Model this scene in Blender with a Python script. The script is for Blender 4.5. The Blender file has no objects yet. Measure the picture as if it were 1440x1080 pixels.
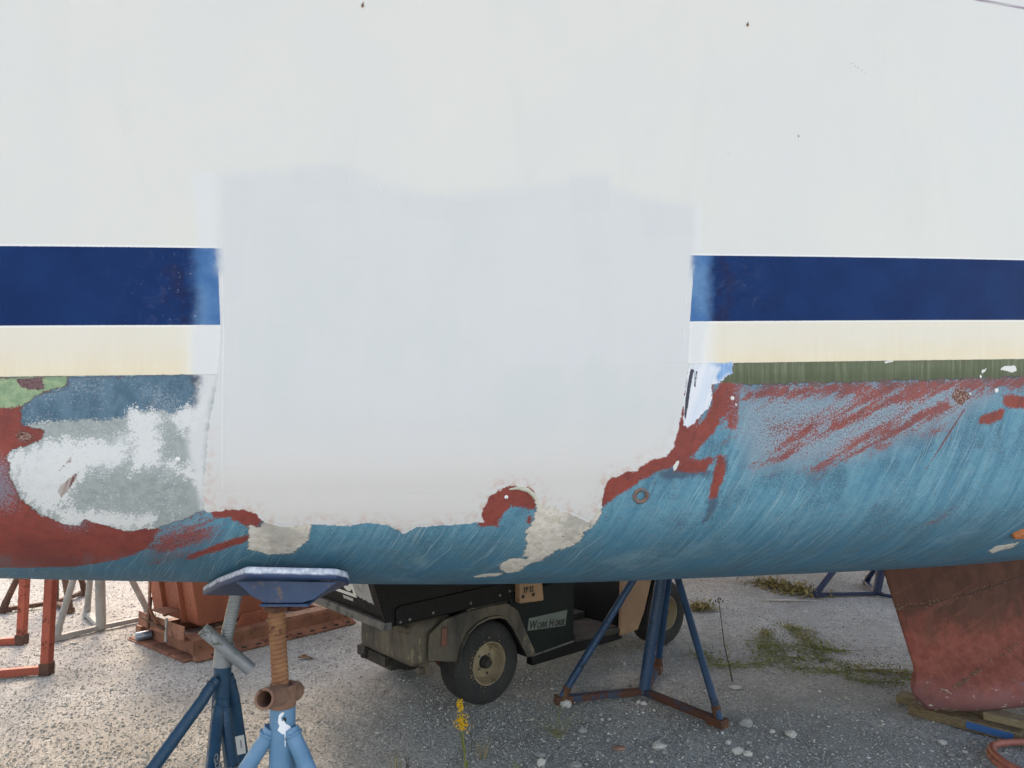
import bpy, bmesh, math, random
import numpy as np
from mathutils import Vector, Matrix
random.seed(7); rng = np.random.default_rng(11)
SC = bpy.context.scene; COL = SC.collection
V = Vector
# ------------------------------------------------------------------ camera, sky, sun, exposure
FPX = 960.0; CAMH = 1.5; PITCH = math.atan(74/960)
cd = bpy.data.cameras.new('camera'); cam = bpy.data.objects.new('camera', cd); COL.objects.link(cam)
cd.sensor_width = 36; cd.lens = 36*FPX/1440; cd.clip_start = .05; cd.clip_end = 2000
cam.location = (0, 0, CAMH); cam.rotation_euler = (math.pi/2+PITCH, 0, 0); SC.camera = cam
SUN = V((-.42, .80, .84)).normalized()
el = math.asin(SUN.z); az = math.atan2(SUN.x, SUN.y)
w = bpy.data.worlds.new('World'); SC.world = w; w.use_nodes = True
wn = w.node_tree; bg = wn.nodes['Background']; sk = wn.nodes.new('ShaderNodeTexSky')
sk.sky_type = 'NISHITA'; sk.sun_disc = False; sk.sun_elevation = el; sk.sun_rotation = az
sk.air_density = 1.0; sk.dust_density = 1.6; sk.ozone_density = 1.0; sk.altitude = 0
wn.links.new(sk.outputs[0], bg.inputs[0]); bg.inputs[1].default_value = .15
ld = bpy.data.lights.new('sun', 'SUN'); ld.energy = .5; ld.angle = math.radians(10); ld.color = (1, .98, .96)
lo = bpy.data.objects.new('sun', ld); COL.objects.link(lo); lo.rotation_euler = SUN.to_track_quat('Z', 'Y').to_euler(); lo.location = SUN*30
vs = SC.view_settings; vs.view_transform = 'Standard'; vs.look = 'None'; vs.gamma = 1; vs.use_curve_mapping = False
vs.exposure = 2.05
vs.use_white_balance = True; vs.white_balance_temperature = 9300; vs.white_balance_tint = 17
SC.cycles.use_denoising = True; SC.cycles.max_bounces = 6; SC.cycles.sample_clamp_indirect = 5

# ------------------------------------------------------------------ helpers: photo pixel -> place in the yard
def ray(px, py):
    x = (px-720)/FPX; u = (540-py)/FPX; c, s = math.cos(PITCH), math.sin(PITCH)
    return V((x, c-u*s, s+u*c))
def at(px, py, Y):
    r = ray(px, py); return V((0, 0, CAMH))+r*(Y/r.y)
def gnd(px, py, z=0.0):
    r = ray(px, py); return V((0, 0, CAMH))+r*((z-CAMH)/r.z)
def project(X, Y, Z):
    c, s = math.cos(PITCH), math.sin(PITCH); dz = Z-CAMH
    d = Y*c+dz*s; u = -Y*s+dz*c
    return 720+FPX*X/d, 540-FPX*u/d
# ------------------------------------------------------------------ helpers: meshes
def link_mesh(name, me, mat, parent=None, smooth=None, bevel=0, seg=2):
    o = bpy.data.objects.new(name, me); COL.objects.link(o)
    if mat is not None: me.materials.append(mat)
    if smooth is not None:
        me.shade_smooth()
        if smooth < 180: me.set_sharp_from_angle(angle=math.radians(smooth))
    if bevel:
        m = o.modifiers.new('bevel', 'BEVEL'); m.width = bevel; m.segments = seg; m.limit_method = 'ANGLE'; m.angle_limit = math.radians(40)
    if parent is not None: o.parent = parent
    return o
class MB:
    def __init__(self, M=None): self.v = []; self.f = []; self.M = M or Matrix()
    def add(self, vs, fs):
        b = len(self.v); self.v += [self.M @ V(p) for p in vs]; self.f += [tuple(b+i for i in f) for f in fs]; return self
    def box(self, c, s, R=None):
        x, y, z = s[0]/2, s[1]/2, s[2]/2
        P = [V((a*x, b*y, d*z)) for d in (-1, 1) for b in (-1, 1) for a in (-1, 1)]
        if R is not None: P = [R @ p for p in P]
        return self.add([p+V(c) for p in P], [(0, 2, 3, 1), (4, 5, 7, 6), (0, 1, 5, 4), (2, 6, 7, 3), (0, 4, 6, 2), (1, 3, 7, 5)])
    def beam(self, a, b, wd, ht, up=(0, 0, 1)):                    # square bar from a to b
        a, b = V(a), V(b); d = (b-a).normalized(); s = d.cross(V(up))
        if s.length < 1e-4: s = d.cross(V((1, 0, 0)))
        s.normalize(); u = s.cross(d)
        P = [q+s*(i*wd/2)+u*(j*ht/2) for q in (a, b) for i, j in ((-1, -1), (1, -1), (1, 1), (-1, 1))]
        return self.add(P, [(3, 2, 1, 0), (4, 5, 6, 7), (0, 1, 5, 4), (1, 2, 6, 5), (2, 3, 7, 6), (3, 0, 4, 7)])
    def tube(self, pts, r, n=14, cap=True, hollow=0):
        pts = [V(p) for p in pts]; R = r if isinstance(r, (list, tuple)) else [r]*len(pts)
        P = []; t0 = None
        for i, p in enumerate(pts):
            d = (pts[min(i+1, len(pts)-1)]-pts[max(i-1, 0)]).normalized()
            if t0 is None: t0 = d.orthogonal().normalized()
            t0 = (t0-d*t0.dot(d)).normalized(); b = d.cross(t0)
            P += [p+(t0*math.cos(2*math.pi*k/n)+b*math.sin(2*math.pi*k/n))*R[i] for k in range(n)]
        F = [(i*n+k, i*n+(k+1) % n, (i+1)*n+(k+1) % n, (i+1)*n+k) for i in range(len(pts)-1) for k in range(n)]
        if cap: F += [tuple(range(n-1, -1, -1)), tuple((len(pts)-1)*n+k for k in range(n))]
        return self.add(P, F)
    def pipe(self, a, b, r, ri, n=20):                             # open-ended pipe with a bore
        a, b = V(a), V(b); d = (b-a).normalized(); t = d.orthogonal().normalized(); u = d.cross(t)
        rings = [(a, ri), (a, r), (b, r), (b, ri)]
        P = [q+(t*math.cos(2*math.pi*k/n)+u*math.sin(2*math.pi*k/n))*rr for q, rr in rings for k in range(n)]
        return self.add(P, [(i*n+k, i*n+(k+1) % n, ((i+1) % 4)*n+(k+1) % n, ((i+1) % 4)*n+k) for i in range(4) for k in range(n)])
    def prism(self, poly, O, ax, ay, th):                          # 2-D outline at O spanned by ax, ay, thickness th along ax x ay
        O, ax, ay = V(O), V(ax), V(ay); nz = ax.cross(ay).normalized()*th; n = len(poly)
        P = [O+ax*x+ay*y for x, y in poly]; P += [p+nz for p in P]
        return self.add(P, [tuple(range(n-1, -1, -1)), tuple(range(n, 2*n))]+[(i, (i+1) % n, n+(i+1) % n, n+i) for i in range(n)])
    def strip(self, A, B, nz):                                     # band between two equal outlines, thickened by nz
        A = [V(p) for p in A]; B = [V(p) for p in B]; nz = V(nz); n = len(A)
        P = A+B+[p+nz for p in A]+[p+nz for p in B]; F = []
        for i in range(n-1):
            F += [(i, i+1, n+i+1, n+i), (2*n+i+1, 2*n+i, 3*n+i, 3*n+i+1), (i+1, i, 2*n+i, 2*n+i+1), (n+i, n+i+1, 3*n+i+1, 3*n+i)]
        F += [(0, n, 3*n, 2*n), (2*n-1, n-1, 3*n-1, 4*n-1)]
        return self.add(P, F)
    def lathe(self, prof, O, axis, n=32, closed=False, zig=None):  # prof = (radius, offset along axis)
        O, axis = V(O), V(axis).normalized(); t = axis.orthogonal().normalized(); u = axis.cross(t); P = []
        for i, (r, h) in enumerate(prof):
            for k in range(n):
                a = 2*math.pi*k/n; hh = h+(zig[i]*(1 if k % 2 else -1) if zig else 0)
                P.append(O+(t*math.cos(a)+u*math.sin(a))*r+axis*hh)
        m = len(prof); F = [(i*n+k, i*n+(k+1) % n, ((i+1) % m)*n+(k+1) % n, ((i+1) % m)*n+k) for i in range(m if closed else m-1) for k in range(n)]
        return self.add(P, F)
    def blob(self, c, r, jit=.2, sub=1, sc=(1, 1, 1), seed=0):     # lumpy stone
        bm = bmesh.new(); bmesh.ops.create_icosphere(bm, subdivisions=sub, radius=1); q = random.Random(seed)
        for v in bm.verts: v.co *= 1+q.uniform(-jit, jit)
        vs = [V(c)+V((v.co.x*sc[0], v.co.y*sc[1], v.co.z*sc[2]))*r for v in bm.verts]; fs = [[l.vert.index for l in f.loops] for f in bm.faces]
        bm.free(); return self.add(vs, fs)
    def mesh(self, name):
        me = bpy.data.meshes.new(name); me.from_pydata([tuple(p) for p in self.v], [], self.f)
        bm = bmesh.new(); bm.from_mesh(me); bmesh.ops.recalc_face_normals(bm, faces=bm.faces); bm.to_mesh(me); bm.free(); me.update(); return me
    def build(self, name, mat, parent=None, smooth=35, bevel=0, seg=2): return link_mesh(name, self.mesh(name), mat, parent, smooth, bevel, seg)
def tag(o, label=None, cat=None, group=None, kind=None):
    for k, v in (('label', label), ('category', cat), ('group', group), ('kind', kind)):
        if v: o[k] = v
    return o
def empty(name, loc, label, cat, group=None):
    o = bpy.data.objects.new(name, None); COL.objects.link(o); o.location = loc; o.empty_display_size = .1
    return tag(o, label, cat, group)
def grid_mesh(name, P):                                            # P: (n, m, 3) array
    n, m = P.shape[:2]; me = bpy.data.meshes.new(name)
    i = np.arange(n*m).reshape(n, m); q = np.stack([i[:-1, :-1], i[1:, :-1], i[1:, 1:], i[:-1, 1:]], -1).reshape(-1, 4)
    return np_mesh(me, P.reshape(-1, 3), q)
def np_mesh(me, Vt, F):
    k = F.shape[1]; me.vertices.add(len(Vt)); me.vertices.foreach_set('co', Vt.astype(np.float32).ravel())
    me.loops.add(F.size); me.loops.foreach_set('vertex_index', F.astype(np.int32).ravel())
    me.polygons.add(len(F)); me.polygons.foreach_set('loop_start', (np.arange(len(F))*k).astype(np.int32))
    me.update(calc_edges=True); return me
def vnoise(X, Y, sc, seed):                                        # smooth value noise on arrays
    r = np.random.default_rng(seed); T = r.random((256, 256)); x = X/sc; y = Y/sc
    xi = np.floor(x).astype(int); yi = np.floor(y).astype(int); fx = x-xi; fy = y-yi
    fx = fx*fx*(3-2*fx); fy = fy*fy*(3-2*fy); g = lambda a, b: T[a % 256, b % 256]
    return (g(xi, yi)*(1-fx)+g(xi+1, yi)*fx)*(1-fy)+(g(xi, yi+1)*(1-fx)+g(xi+1, yi+1)*fx)*fy
# ------------------------------------------------------------------ helpers: materials
def srgb(r, g, b):
    f = lambda c: c/12.92 if c <= .04045 else ((c+.055)/1.055)**2.4
    return (f(r/255), f(g/255), f(b/255), 1)
class NT:
    def __init__(self, name):
        self.m = bpy.data.materials.new(name); self.m.use_nodes = True; self.t = self.m.node_tree; self.b = self.t.nodes['Principled BSDF']
    def put(self, sock, v):
        if isinstance(v, bpy.types.NodeSocket): self.t.links.new(v, sock)
        elif isinstance(v, (int, float)): sock.default_value = v if sock.type == 'VALUE' else ((v, v, v, 1) if sock.type == 'RGBA' else (v, v, v))
        else: sock.default_value = v
    def node(self, typ, **k):
        n = self.t.nodes.new(typ)
        for a, b in k.items(): setattr(n, a, b)
        return n
    def math(self, op, a, b=0.0, c=None, clamp=False):
        n = self.node('ShaderNodeMath', operation=op, use_clamp=clamp); self.put(n.inputs[0], a); self.put(n.inputs[1], b)
        if c is not None: self.put(n.inputs[2], c)
        return n.outputs[0]
    def mix(self, f, a, b):
        n = self.node('ShaderNodeMix', data_type='RGBA'); self.put(n.inputs[0], f); self.put(n.inputs[6], a); self.put(n.inputs[7], b); return n.outputs[2]
    def noise(self, vec, scale, detail=3, rough=.55, dist=0):
        n = self.node('ShaderNodeTexNoise'); self.put(n.inputs['Vector'], vec)
        for k, v in (('Scale', scale), ('Detail', detail), ('Roughness', rough), ('Distortion', dist)): n.inputs[k].default_value = v
        return n.outputs[0]
    def voro(self, vec, scale, feature='F1', out='Distance'):
        n = self.node('ShaderNodeTexVoronoi', feature=feature); self.put(n.inputs['Vector'], vec); n.inputs['Scale'].default_value = scale; return n.outputs[out]
    def ramp(self, v, a, b, lo=0.0, hi=1.0, smooth=True):
        n = self.node('ShaderNodeMapRange', interpolation_type='SMOOTHSTEP' if smooth else 'LINEAR')
        self.put(n.inputs[0], v); self.put(n.inputs[1], a); self.put(n.inputs[2], b); self.put(n.inputs[3], lo); self.put(n.inputs[4], hi); return n.outputs[0]
    def attr(self, name, out='Fac'): return self.node('ShaderNodeAttribute', attribute_name=name).outputs[out]
    def obj(self): return self.node('ShaderNodeTexCoord').outputs['Object']
    def geo(self, out='Position'): return self.node('ShaderNodeNewGeometry').outputs[out]
    def scale(self, vec, s):
        n = self.node('ShaderNodeMapping'); self.put(n.inputs[0], vec); n.inputs['Scale'].default_value = s; return n.outputs[0]
    def bump(self, h, strength=.4, dist=.002):
        n = self.node('ShaderNodeBump'); n.inputs['Strength'].default_value = strength; n.inputs['Distance'].default_value = dist
        self.put(n.inputs['Height'], h); self.t.links.new(n.outputs[0], self.b.inputs['Normal'])
    def done(self, col, rough=.5, metal=0.0, spec=None):
        self.put(self.b.inputs['Base Color'], col); self.put(self.b.inputs['Roughness'], rough); self.put(self.b.inputs['Metallic'], metal)
        if spec is not None: self.b.inputs['Specular IOR Level'].default_value = spec
        return self.m
def paint(name, c1, c2, rough=.5, sc=6, wear=None, wear_at=.62, wsc=14, metal=0.0, bump=.25, stretch=(1, 1, 1), spec=None):
    """painted or bare metal: tone drift, fine grain, and patches where a second finish shows"""
    n = NT(name); p = n.scale(n.geo(), stretch)
    a = n.noise(p, sc, 5, .65); f = n.ramp(a, .3, .7); col = n.mix(f, c1, c2)
    g = n.noise(p, sc*14, 3, .6); ro = n.ramp(g, .3, .7, max(.05, rough-.12), min(1, rough+.15)); h = g
    if wear:
        k = n.math('ADD', n.math('MULTIPLY', n.noise(p, wsc, 6, .7), .8), n.math('MULTIPLY', n.noise(p, wsc*6, 3, .6), .25))
        wf = n.ramp(k, wear_at-.02, wear_at+.035); col = n.mix(wf, col, wear); ro = n.math('ADD', ro, n.math('MULTIPLY', wf, .25), clamp=True)
        h = n.math('SUBTRACT', n.math('MULTIPLY', g, .4), n.math('MULTIPLY', wf, .6))
    n.bump(h, bump, .002); return n.done(col, ro, metal, spec)
RUST = srgb(112, 66, 44)
M = {}
M['blue_dark'] = paint('stand_paint_dark_blue', srgb(12, 58, 84), srgb(19, 70, 98), .45, wear=srgb(40, 46, 56), wear_at=.68)
M['blue_light'] = paint('stand_paint_light_blue', srgb(66, 116, 146), srgb(88, 134, 164), .5, wear=srgb(140, 150, 158), wear_at=.66)
M['blue_mid'] = paint('stand_paint_blue', srgb(9, 52, 84), srgb(15, 62, 98), .5, wear=srgb(30, 44, 66), wear_at=.62)
M['blue_navy'] = paint('stand_paint_navy', srgb(10, 30, 62), srgb(16, 40, 76), .5, wear=srgb(24, 28, 44), wear_at=.62)
M['rust'] = paint('rusted_steel', srgb(94, 58, 42), srgb(68, 44, 35), .85, sc=14, wear=srgb(118, 76, 50), wear_at=.6, bump=.5)
M['rust_rod'] = paint('rusty_threaded_steel', srgb(146, 102, 70), srgb(122, 80, 54), .8, sc=16, wear=srgb(92, 58, 40), wear_at=.62, bump=.4)
M['rust_bar'] = paint('rust_over_blue', srgb(30, 54, 84), srgb(48, 58, 76), .65, sc=6, wear=srgb(84, 52, 42), wear_at=.50, wsc=7)
M['rust_pale'] = paint('pale_rust_steel', srgb(140, 106, 88), srgb(112, 78, 62), .8, sc=16, wear=srgb(88, 58, 44), wear_at=.6, bump=.4)
M['galv'] = paint('galvanised_steel', srgb(128, 132, 136), srgb(152, 156, 158), .5, sc=10, wear=srgb(104, 102, 100), wear_at=.62, metal=.35)
M['galv_pale'] = paint('weathered_pale_steel', srgb(122, 126, 127), srgb(146, 148, 147), .6, sc=8, wear=srgb(140, 136, 130), wear_at=.6)
M['orange_post'] = paint('orange_red_paint', srgb(164, 78, 60), srgb(146, 64, 50), .55, sc=8, wear=srgb(104, 48, 38), wear_at=.6)
M['brown_steel'] = paint('brown_rusted_steel', srgb(92, 60, 50), srgb(70, 48, 42), .8, sc=9, wear=srgb(112, 90, 66), wear_at=.6)
M['hopper'] = paint('faded_orange_paint', srgb(154, 88, 66), srgb(128, 68, 52), .55, sc=3.2, wear=srgb(112, 62, 44), wear_at=.63, wsc=7, stretch=(1, 1, .6))
M['hopper_base'] = paint('rusty_orange_channel', srgb(138, 90, 70), srgb(108, 68, 54), .75, sc=7, wear=srgb(84, 52, 42), wear_at=.6)
M['black_bed'] = paint('cart_black_paint', (.0025, .003, .004, 1), (.005, .0055, .007, 1), .5, sc=4, wear=(.03, .03, .03, 1), wear_at=.72, wsc=20, spec=.25)
M['black_dust'] = paint('dusty_black_plastic', srgb(42, 41, 42), srgb(92, 85, 74), .75, sc=5, wear=srgb(124, 112, 95), wear_at=.62, wsc=6, stretch=(1, 1, .35))
M['dust_lip'] = paint('dusty_grey_lip', srgb(82, 84, 86), srgb(108, 106, 103), .8, sc=8, wear=srgb(66, 66, 68), wear_at=.58)
M['panel_green'] = paint('cart_dark_green_panel', (.003, .008, .008, 1), (.005, .012, .011, 1), .5, sc=4, spec=.25)
M['beige'] = paint('cart_beige_body', srgb(160, 126, 100), srgb(140, 108, 86), .55, sc=4, wear=srgb(122, 94, 72), wear_at=.64)
M['tan_seat'] = paint('worn_tan_vinyl', srgb(150, 110, 76), srgb(122, 88, 62), .65, sc=9, wear=srgb(92, 66, 48), wear_at=.58)
M['floor_dust'] = paint('dusty_floor_mat', srgb(64, 60, 55), srgb(44, 42, 41), .9, sc=7)
M['tyre'] = paint('tyre_rubber', (.016, .017, .019, 1), (.028, .028, .028, 1), .85, sc=9, wear=srgb(86, 82, 76), wear_at=.66)
M['rim'] = paint('dirty_cream_rim', srgb(146, 132, 108), srgb(118, 104, 84), .6, sc=9, wear=srgb(96, 82, 66), wear_at=.6)
M['dark'] = paint('grease_and_hole_shade', (.012, .012, .013, 1), (.03, .026, .022, 1), .7, sc=20)
M['white_decal'] = paint('white_lettering', srgb(214, 216, 218), srgb(196, 198, 200), .6)
M['grey_decal'] = paint('worn_grey_decal', srgb(160, 164, 168), srgb(140, 144, 148), .6, sc=10, wear=srgb(120, 122, 124), wear_at=.6)
M['badge'] = paint('grey_green_badge', srgb(104, 116, 111), srgb(90, 102, 98), .5, sc=14)
M['black_ink'] = paint('black_lettering', (.012, .013, .015, 1), (.02, .02, .02, 1), .6)
M['lamp_red'] = paint('faded_red_lens', srgb(104, 62, 54), srgb(120, 78, 64), .5, sc=12)
M['steel_bolt'] = paint('bolt_steel', srgb(128, 130, 132), srgb(104, 104, 104), .45, metal=.5)
M['sticker'] = paint('white_sticker', srgb(206, 206, 204), srgb(190, 190, 188), .6)
M['white_splash'] = paint('white_paint_splash', srgb(236, 238, 240), srgb(226, 228, 232), .5)
M['chain'] = paint('galvanised_chain', srgb(138, 146, 150), srgb(110, 116, 120), .45, metal=.5, sc=30)
M['timber'] = paint('weathered_timber', srgb(126, 108, 82), srgb(98, 82, 62), .85, sc=4, wear=srgb(70, 58, 46), wear_at=.6, wsc=9, stretch=(6, 6, 30))
M['timber_pale'] = paint('pale_timber', srgb(140, 126, 100), srgb(116, 102, 80), .85, sc=4, wear=srgb(88, 76, 60), wear_at=.62, wsc=9, stretch=(6, 6, 30))
M['blue_tape'] = paint('blue_painted_mark', srgb(24, 84, 140), srgb(34, 96, 150), .7)
M['hose'] = paint('faded_red_hose', srgb(170, 100, 84), srgb(146, 80, 68), .6, sc=14, wear=srgb(120, 72, 60), wear_at=.6)
M['bronze'] = paint('tarnished_bronze', srgb(136, 106, 92), srgb(108, 84, 80), .55, sc=30, wear=srgb(96, 120, 128), wear_at=.58, wsc=60, metal=.2)
M['bore'] = paint('blue_bore', srgb(40, 78, 128), srgb(70, 110, 160), .6, sc=20)
M['plug'] = paint('white_filler_plug', srgb(232, 232, 230), srgb(216, 216, 214), .6)
M['raw_orange'] = paint('orange_primer_fairing', srgb(196, 116, 66), srgb(168, 92, 52), .7, sc=14, wear=srgb(120, 110, 96), wear_at=.6)
M['leaf_green'] = paint('creeper_leaf', srgb(128, 132, 64), srgb(92, 104, 46), .7, sc=9)
M['leaf_dry'] = paint('dry_grass', srgb(150, 132, 84), srgb(112, 104, 60), .8, sc=8)
M['stem'] = paint('green_stem', srgb(128, 132, 60), srgb(104, 112, 52), .7, sc=20)
M['stem_dark'] = paint('dark_dry_stem', srgb(72, 62, 50), srgb(58, 56, 40), .8, sc=20)
M['petal'] = paint('goldenrod_petals', srgb(232, 186, 30), srgb(214, 160, 24), .7, sc=60)
M['leaf_brown'] = paint('brown_dead_leaf', srgb(128, 92, 62), srgb(100, 70, 50), .8, sc=40)
M['litter'] = paint('pale_litter', srgb(196, 196, 192), srgb(170, 170, 166), .7)
M['can'] = paint('crushed_can', srgb(110, 140, 170), srgb(150, 150, 150), .35, sc=30, metal=.6)
M['gelcoat'] = paint('white_gelcoat', srgb(216, 217, 214), srgb(210, 210, 206), .35, sc=2)
M['deck'] = paint('grey_deck', srgb(176, 178, 176), srgb(160, 162, 160), .6)
M['bottom_red'] = paint('red_bottom_paint', srgb(120, 52, 44), srgb(100, 44, 40), .8)

# ================================================================== SAILBOAT: hull form in boat axes s (along), n (inboard), z (up)
YAW = math.radians(10.9); EX = np.array([math.cos(YAW), math.sin(YAW)]); NX = np.array([-math.sin(YAW), math.cos(YAW)]); ORG = np.array([0, 1.85])
HB = 1.4; SHEER = 1.45
def _smooth(xs, ys, lo, hi):
    g = np.linspace(lo, hi, 800); y = np.interp(g, xs, ys); k = np.hanning(121); k /= k.sum(); yp = np.pad(y, 60, mode='reflect', reflect_type='odd'); return g, np.convolve(yp, k, 'valid')
_dg, _dv = _smooth([-4.6, -3, -1.25, 0, .6, 1.2, 1.7, 2.4, 3.2, 4.6], [.25, .5, .685, .805, .838, .862, .885, .90, .82, .45], -4.6, 4.6)
depth_of = lambda s: np.interp(s, _dg, _dv)
zwl = lambda s: 1.69+.0365*np.asarray(s)
nside = lambda s: np.minimum(.012*(s-.5)**2+.0016*(s-.5)**4, HB-.01)
_c = np.array([(-.008, -.2), (0, 0), (.010, .2), (.030, .40), (.085, .60), (.225, .78), (.465, .895), (.75, .965), (1, 1.0), (1.2, 1.0)])
_pts = []
for i in range(1, len(_c)-2):
    p0, p1, p2, p3 = _c[i-1:i+3]
    for u in np.linspace(0, 1, 60, endpoint=False): _pts.append(.5*((2*p1)+(p2-p0)*u+(2*p0-5*p1+4*p2-p3)*u*u+(3*p1-p0-3*p2+p3)*u**3))
_pts = np.array(_pts+[_c[-2]]); _g = np.concatenate([[0], np.cumsum(np.hypot(np.diff(_pts[:, 0]*HB), np.diff(_pts[:, 1]*.81)))]); TMAX = _g[-1]
def section(s, t):
    s = np.asarray(s, float); t = np.asarray(t, float); h = np.maximum(-t, 0); tt = np.maximum(t, 0)
    nf = np.interp(tt, _g, _pts[:, 0]); df = np.interp(tt, _g, _pts[:, 1]); ns = nside(s)
    return ns+(HB-ns)*nf-(.045*h+.012*h*h)*np.minimum(1, (HB-ns)*2), zwl(s)+h-df*depth_of(s)
def hull_xyz(s, t, far=False):
    n, z = section(s, t); n = 2*HB-n if far else n
    return np.stack([ORG[0]+EX[0]*s+NX[0]*n, ORG[1]+EX[1]*s+NX[1]*n, z+0*n], -1)
_sc, _tc = np.meshgrid(np.linspace(-2.2, 2.6, 140), np.linspace(-1.4, .95, 90), indexing='ij'); _p = hull_xyz(_sc, _tc); _px, _py = project(_p[..., 0], _p[..., 1], _p[..., 2])
def st(px, py):                                                    # where on the hull's side a spot of the photograph lies
    k = np.argmin((_px-px)**2+(_py-py)**2); s, t = _sc.flat[k], _tc.flat[k]
    for _ in range(8):
        q = hull_xyz(np.array([s, s+1e-4, s]), np.array([t, t, t+1e-4])); x, y = project(q[:, 0], q[:, 1], q[:, 2])
        J = np.array([[x[1]-x[0], x[2]-x[0]], [y[1]-y[0], y[2]-y[0]]])/1e-4; r = np.array([px-x[0], py-y[0]])
        d = np.linalg.solve(J+np.eye(2)*1e-6, r); d = np.clip(d, -.2, .2); s += d[0]; t = min(t+d[1], 1.12)
    return s, t
# ---- dense grid where the photograph looks, coarse elsewhere
def axis(*seg):
    a = [np.linspace(x0, x1, max(2, int(round((x1-x0)/d)))+1)[:-1] for x0, x1, d in seg]; return np.concatenate(a+[[seg[-1][1]]])
sa = axis((-4.6, -1.5, .12), (-1.5, 2.0, .0055), (2.0, 4.6, .12)); tn = axis((-SHEER, -1.2, .05), (-1.2, -.9, .0075), (-.9, 1.15, .0055), (1.15, TMAX, .03)); tf = np.linspace(TMAX, -SHEER, 60)[1:]
Sg, Tg = np.meshgrid(sa, tn, indexing='ij'); Sf, Tf = np.meshgrid(sa, tf, indexing='ij')
Pn = hull_xyz(Sg, Tg); Pf = hull_xyz(Sf, Tf, True); hull_me = grid_mesh('hull', np.concatenate([Pn, Pf], 1))
def sdf(polys, margin=.1):
    D = np.full(Sg.shape, margin)
    for poly in polys:
        A = np.array([st(*p) for p in poly]); lo = A.min(0)-margin; hi = A.max(0)+margin
        i0, i1 = np.searchsorted(sa, [lo[0], hi[0]]); j0, j1 = np.searchsorted(tn, [lo[1], hi[1]])
        if i1 <= i0 or j1 <= j0: continue
        S = Sg[i0:i1, j0:j1]; T = Tg[i0:i1, j0:j1]; d = np.full(S.shape, 9.0); ins = np.zeros(S.shape, bool)
        for (x1, y1), (x2, y2) in zip(A, np.roll(A, -1, 0)):
            dx, dy = x2-x1, y2-y1; L = dx*dx+dy*dy+1e-12; u = np.clip(((S-x1)*dx+(T-y1)*dy)/L, 0, 1)
            d = np.minimum(d, np.hypot(S-x1-u*dx, T-y1-u*dy))
            c = (y1 > T) != (y2 > T); ins ^= c & (S < x1+(T-y1)*dx/(dy if abs(dy) > 1e-12 else 1e-12))
        D[i0:i1, j0:j1] = np.minimum(D[i0:i1, j0:j1], np.where(ins, -d, d))
    return np.clip(D, -margin, margin)
def line(pts):                                                     # height t of a painted line as a function of s
    A = np.array([st(*p) for p in pts]); A = A[np.argsort(A[:, 0])]
    k0 = (A[1, 1]-A[0, 1])/(A[1, 0]-A[0, 0]); k1 = (A[-1, 1]-A[-2, 1])/(A[-1, 0]-A[-2, 0]); x = Sg
    y = np.interp(x, A[:, 0], A[:, 1]); y = np.where(x < A[0, 0], A[0, 1]+(x-A[0, 0])*k0, y); return np.where(x > A[-1, 0], A[-1, 1]+(x-A[-1, 0])*k1, y)
t_wl = line([(-100, 532), (0, 530), (285, 526.5), (640, 519), (1030, 510.5), (1440, 505)])
t_s0 = line([(-100, 345), (0, 346), (305, 349), (975, 359), (1440, 366)]); t_s1 = line([(-100, 458), (0, 458), (309, 457), (970, 452), (1440, 450)])
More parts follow.
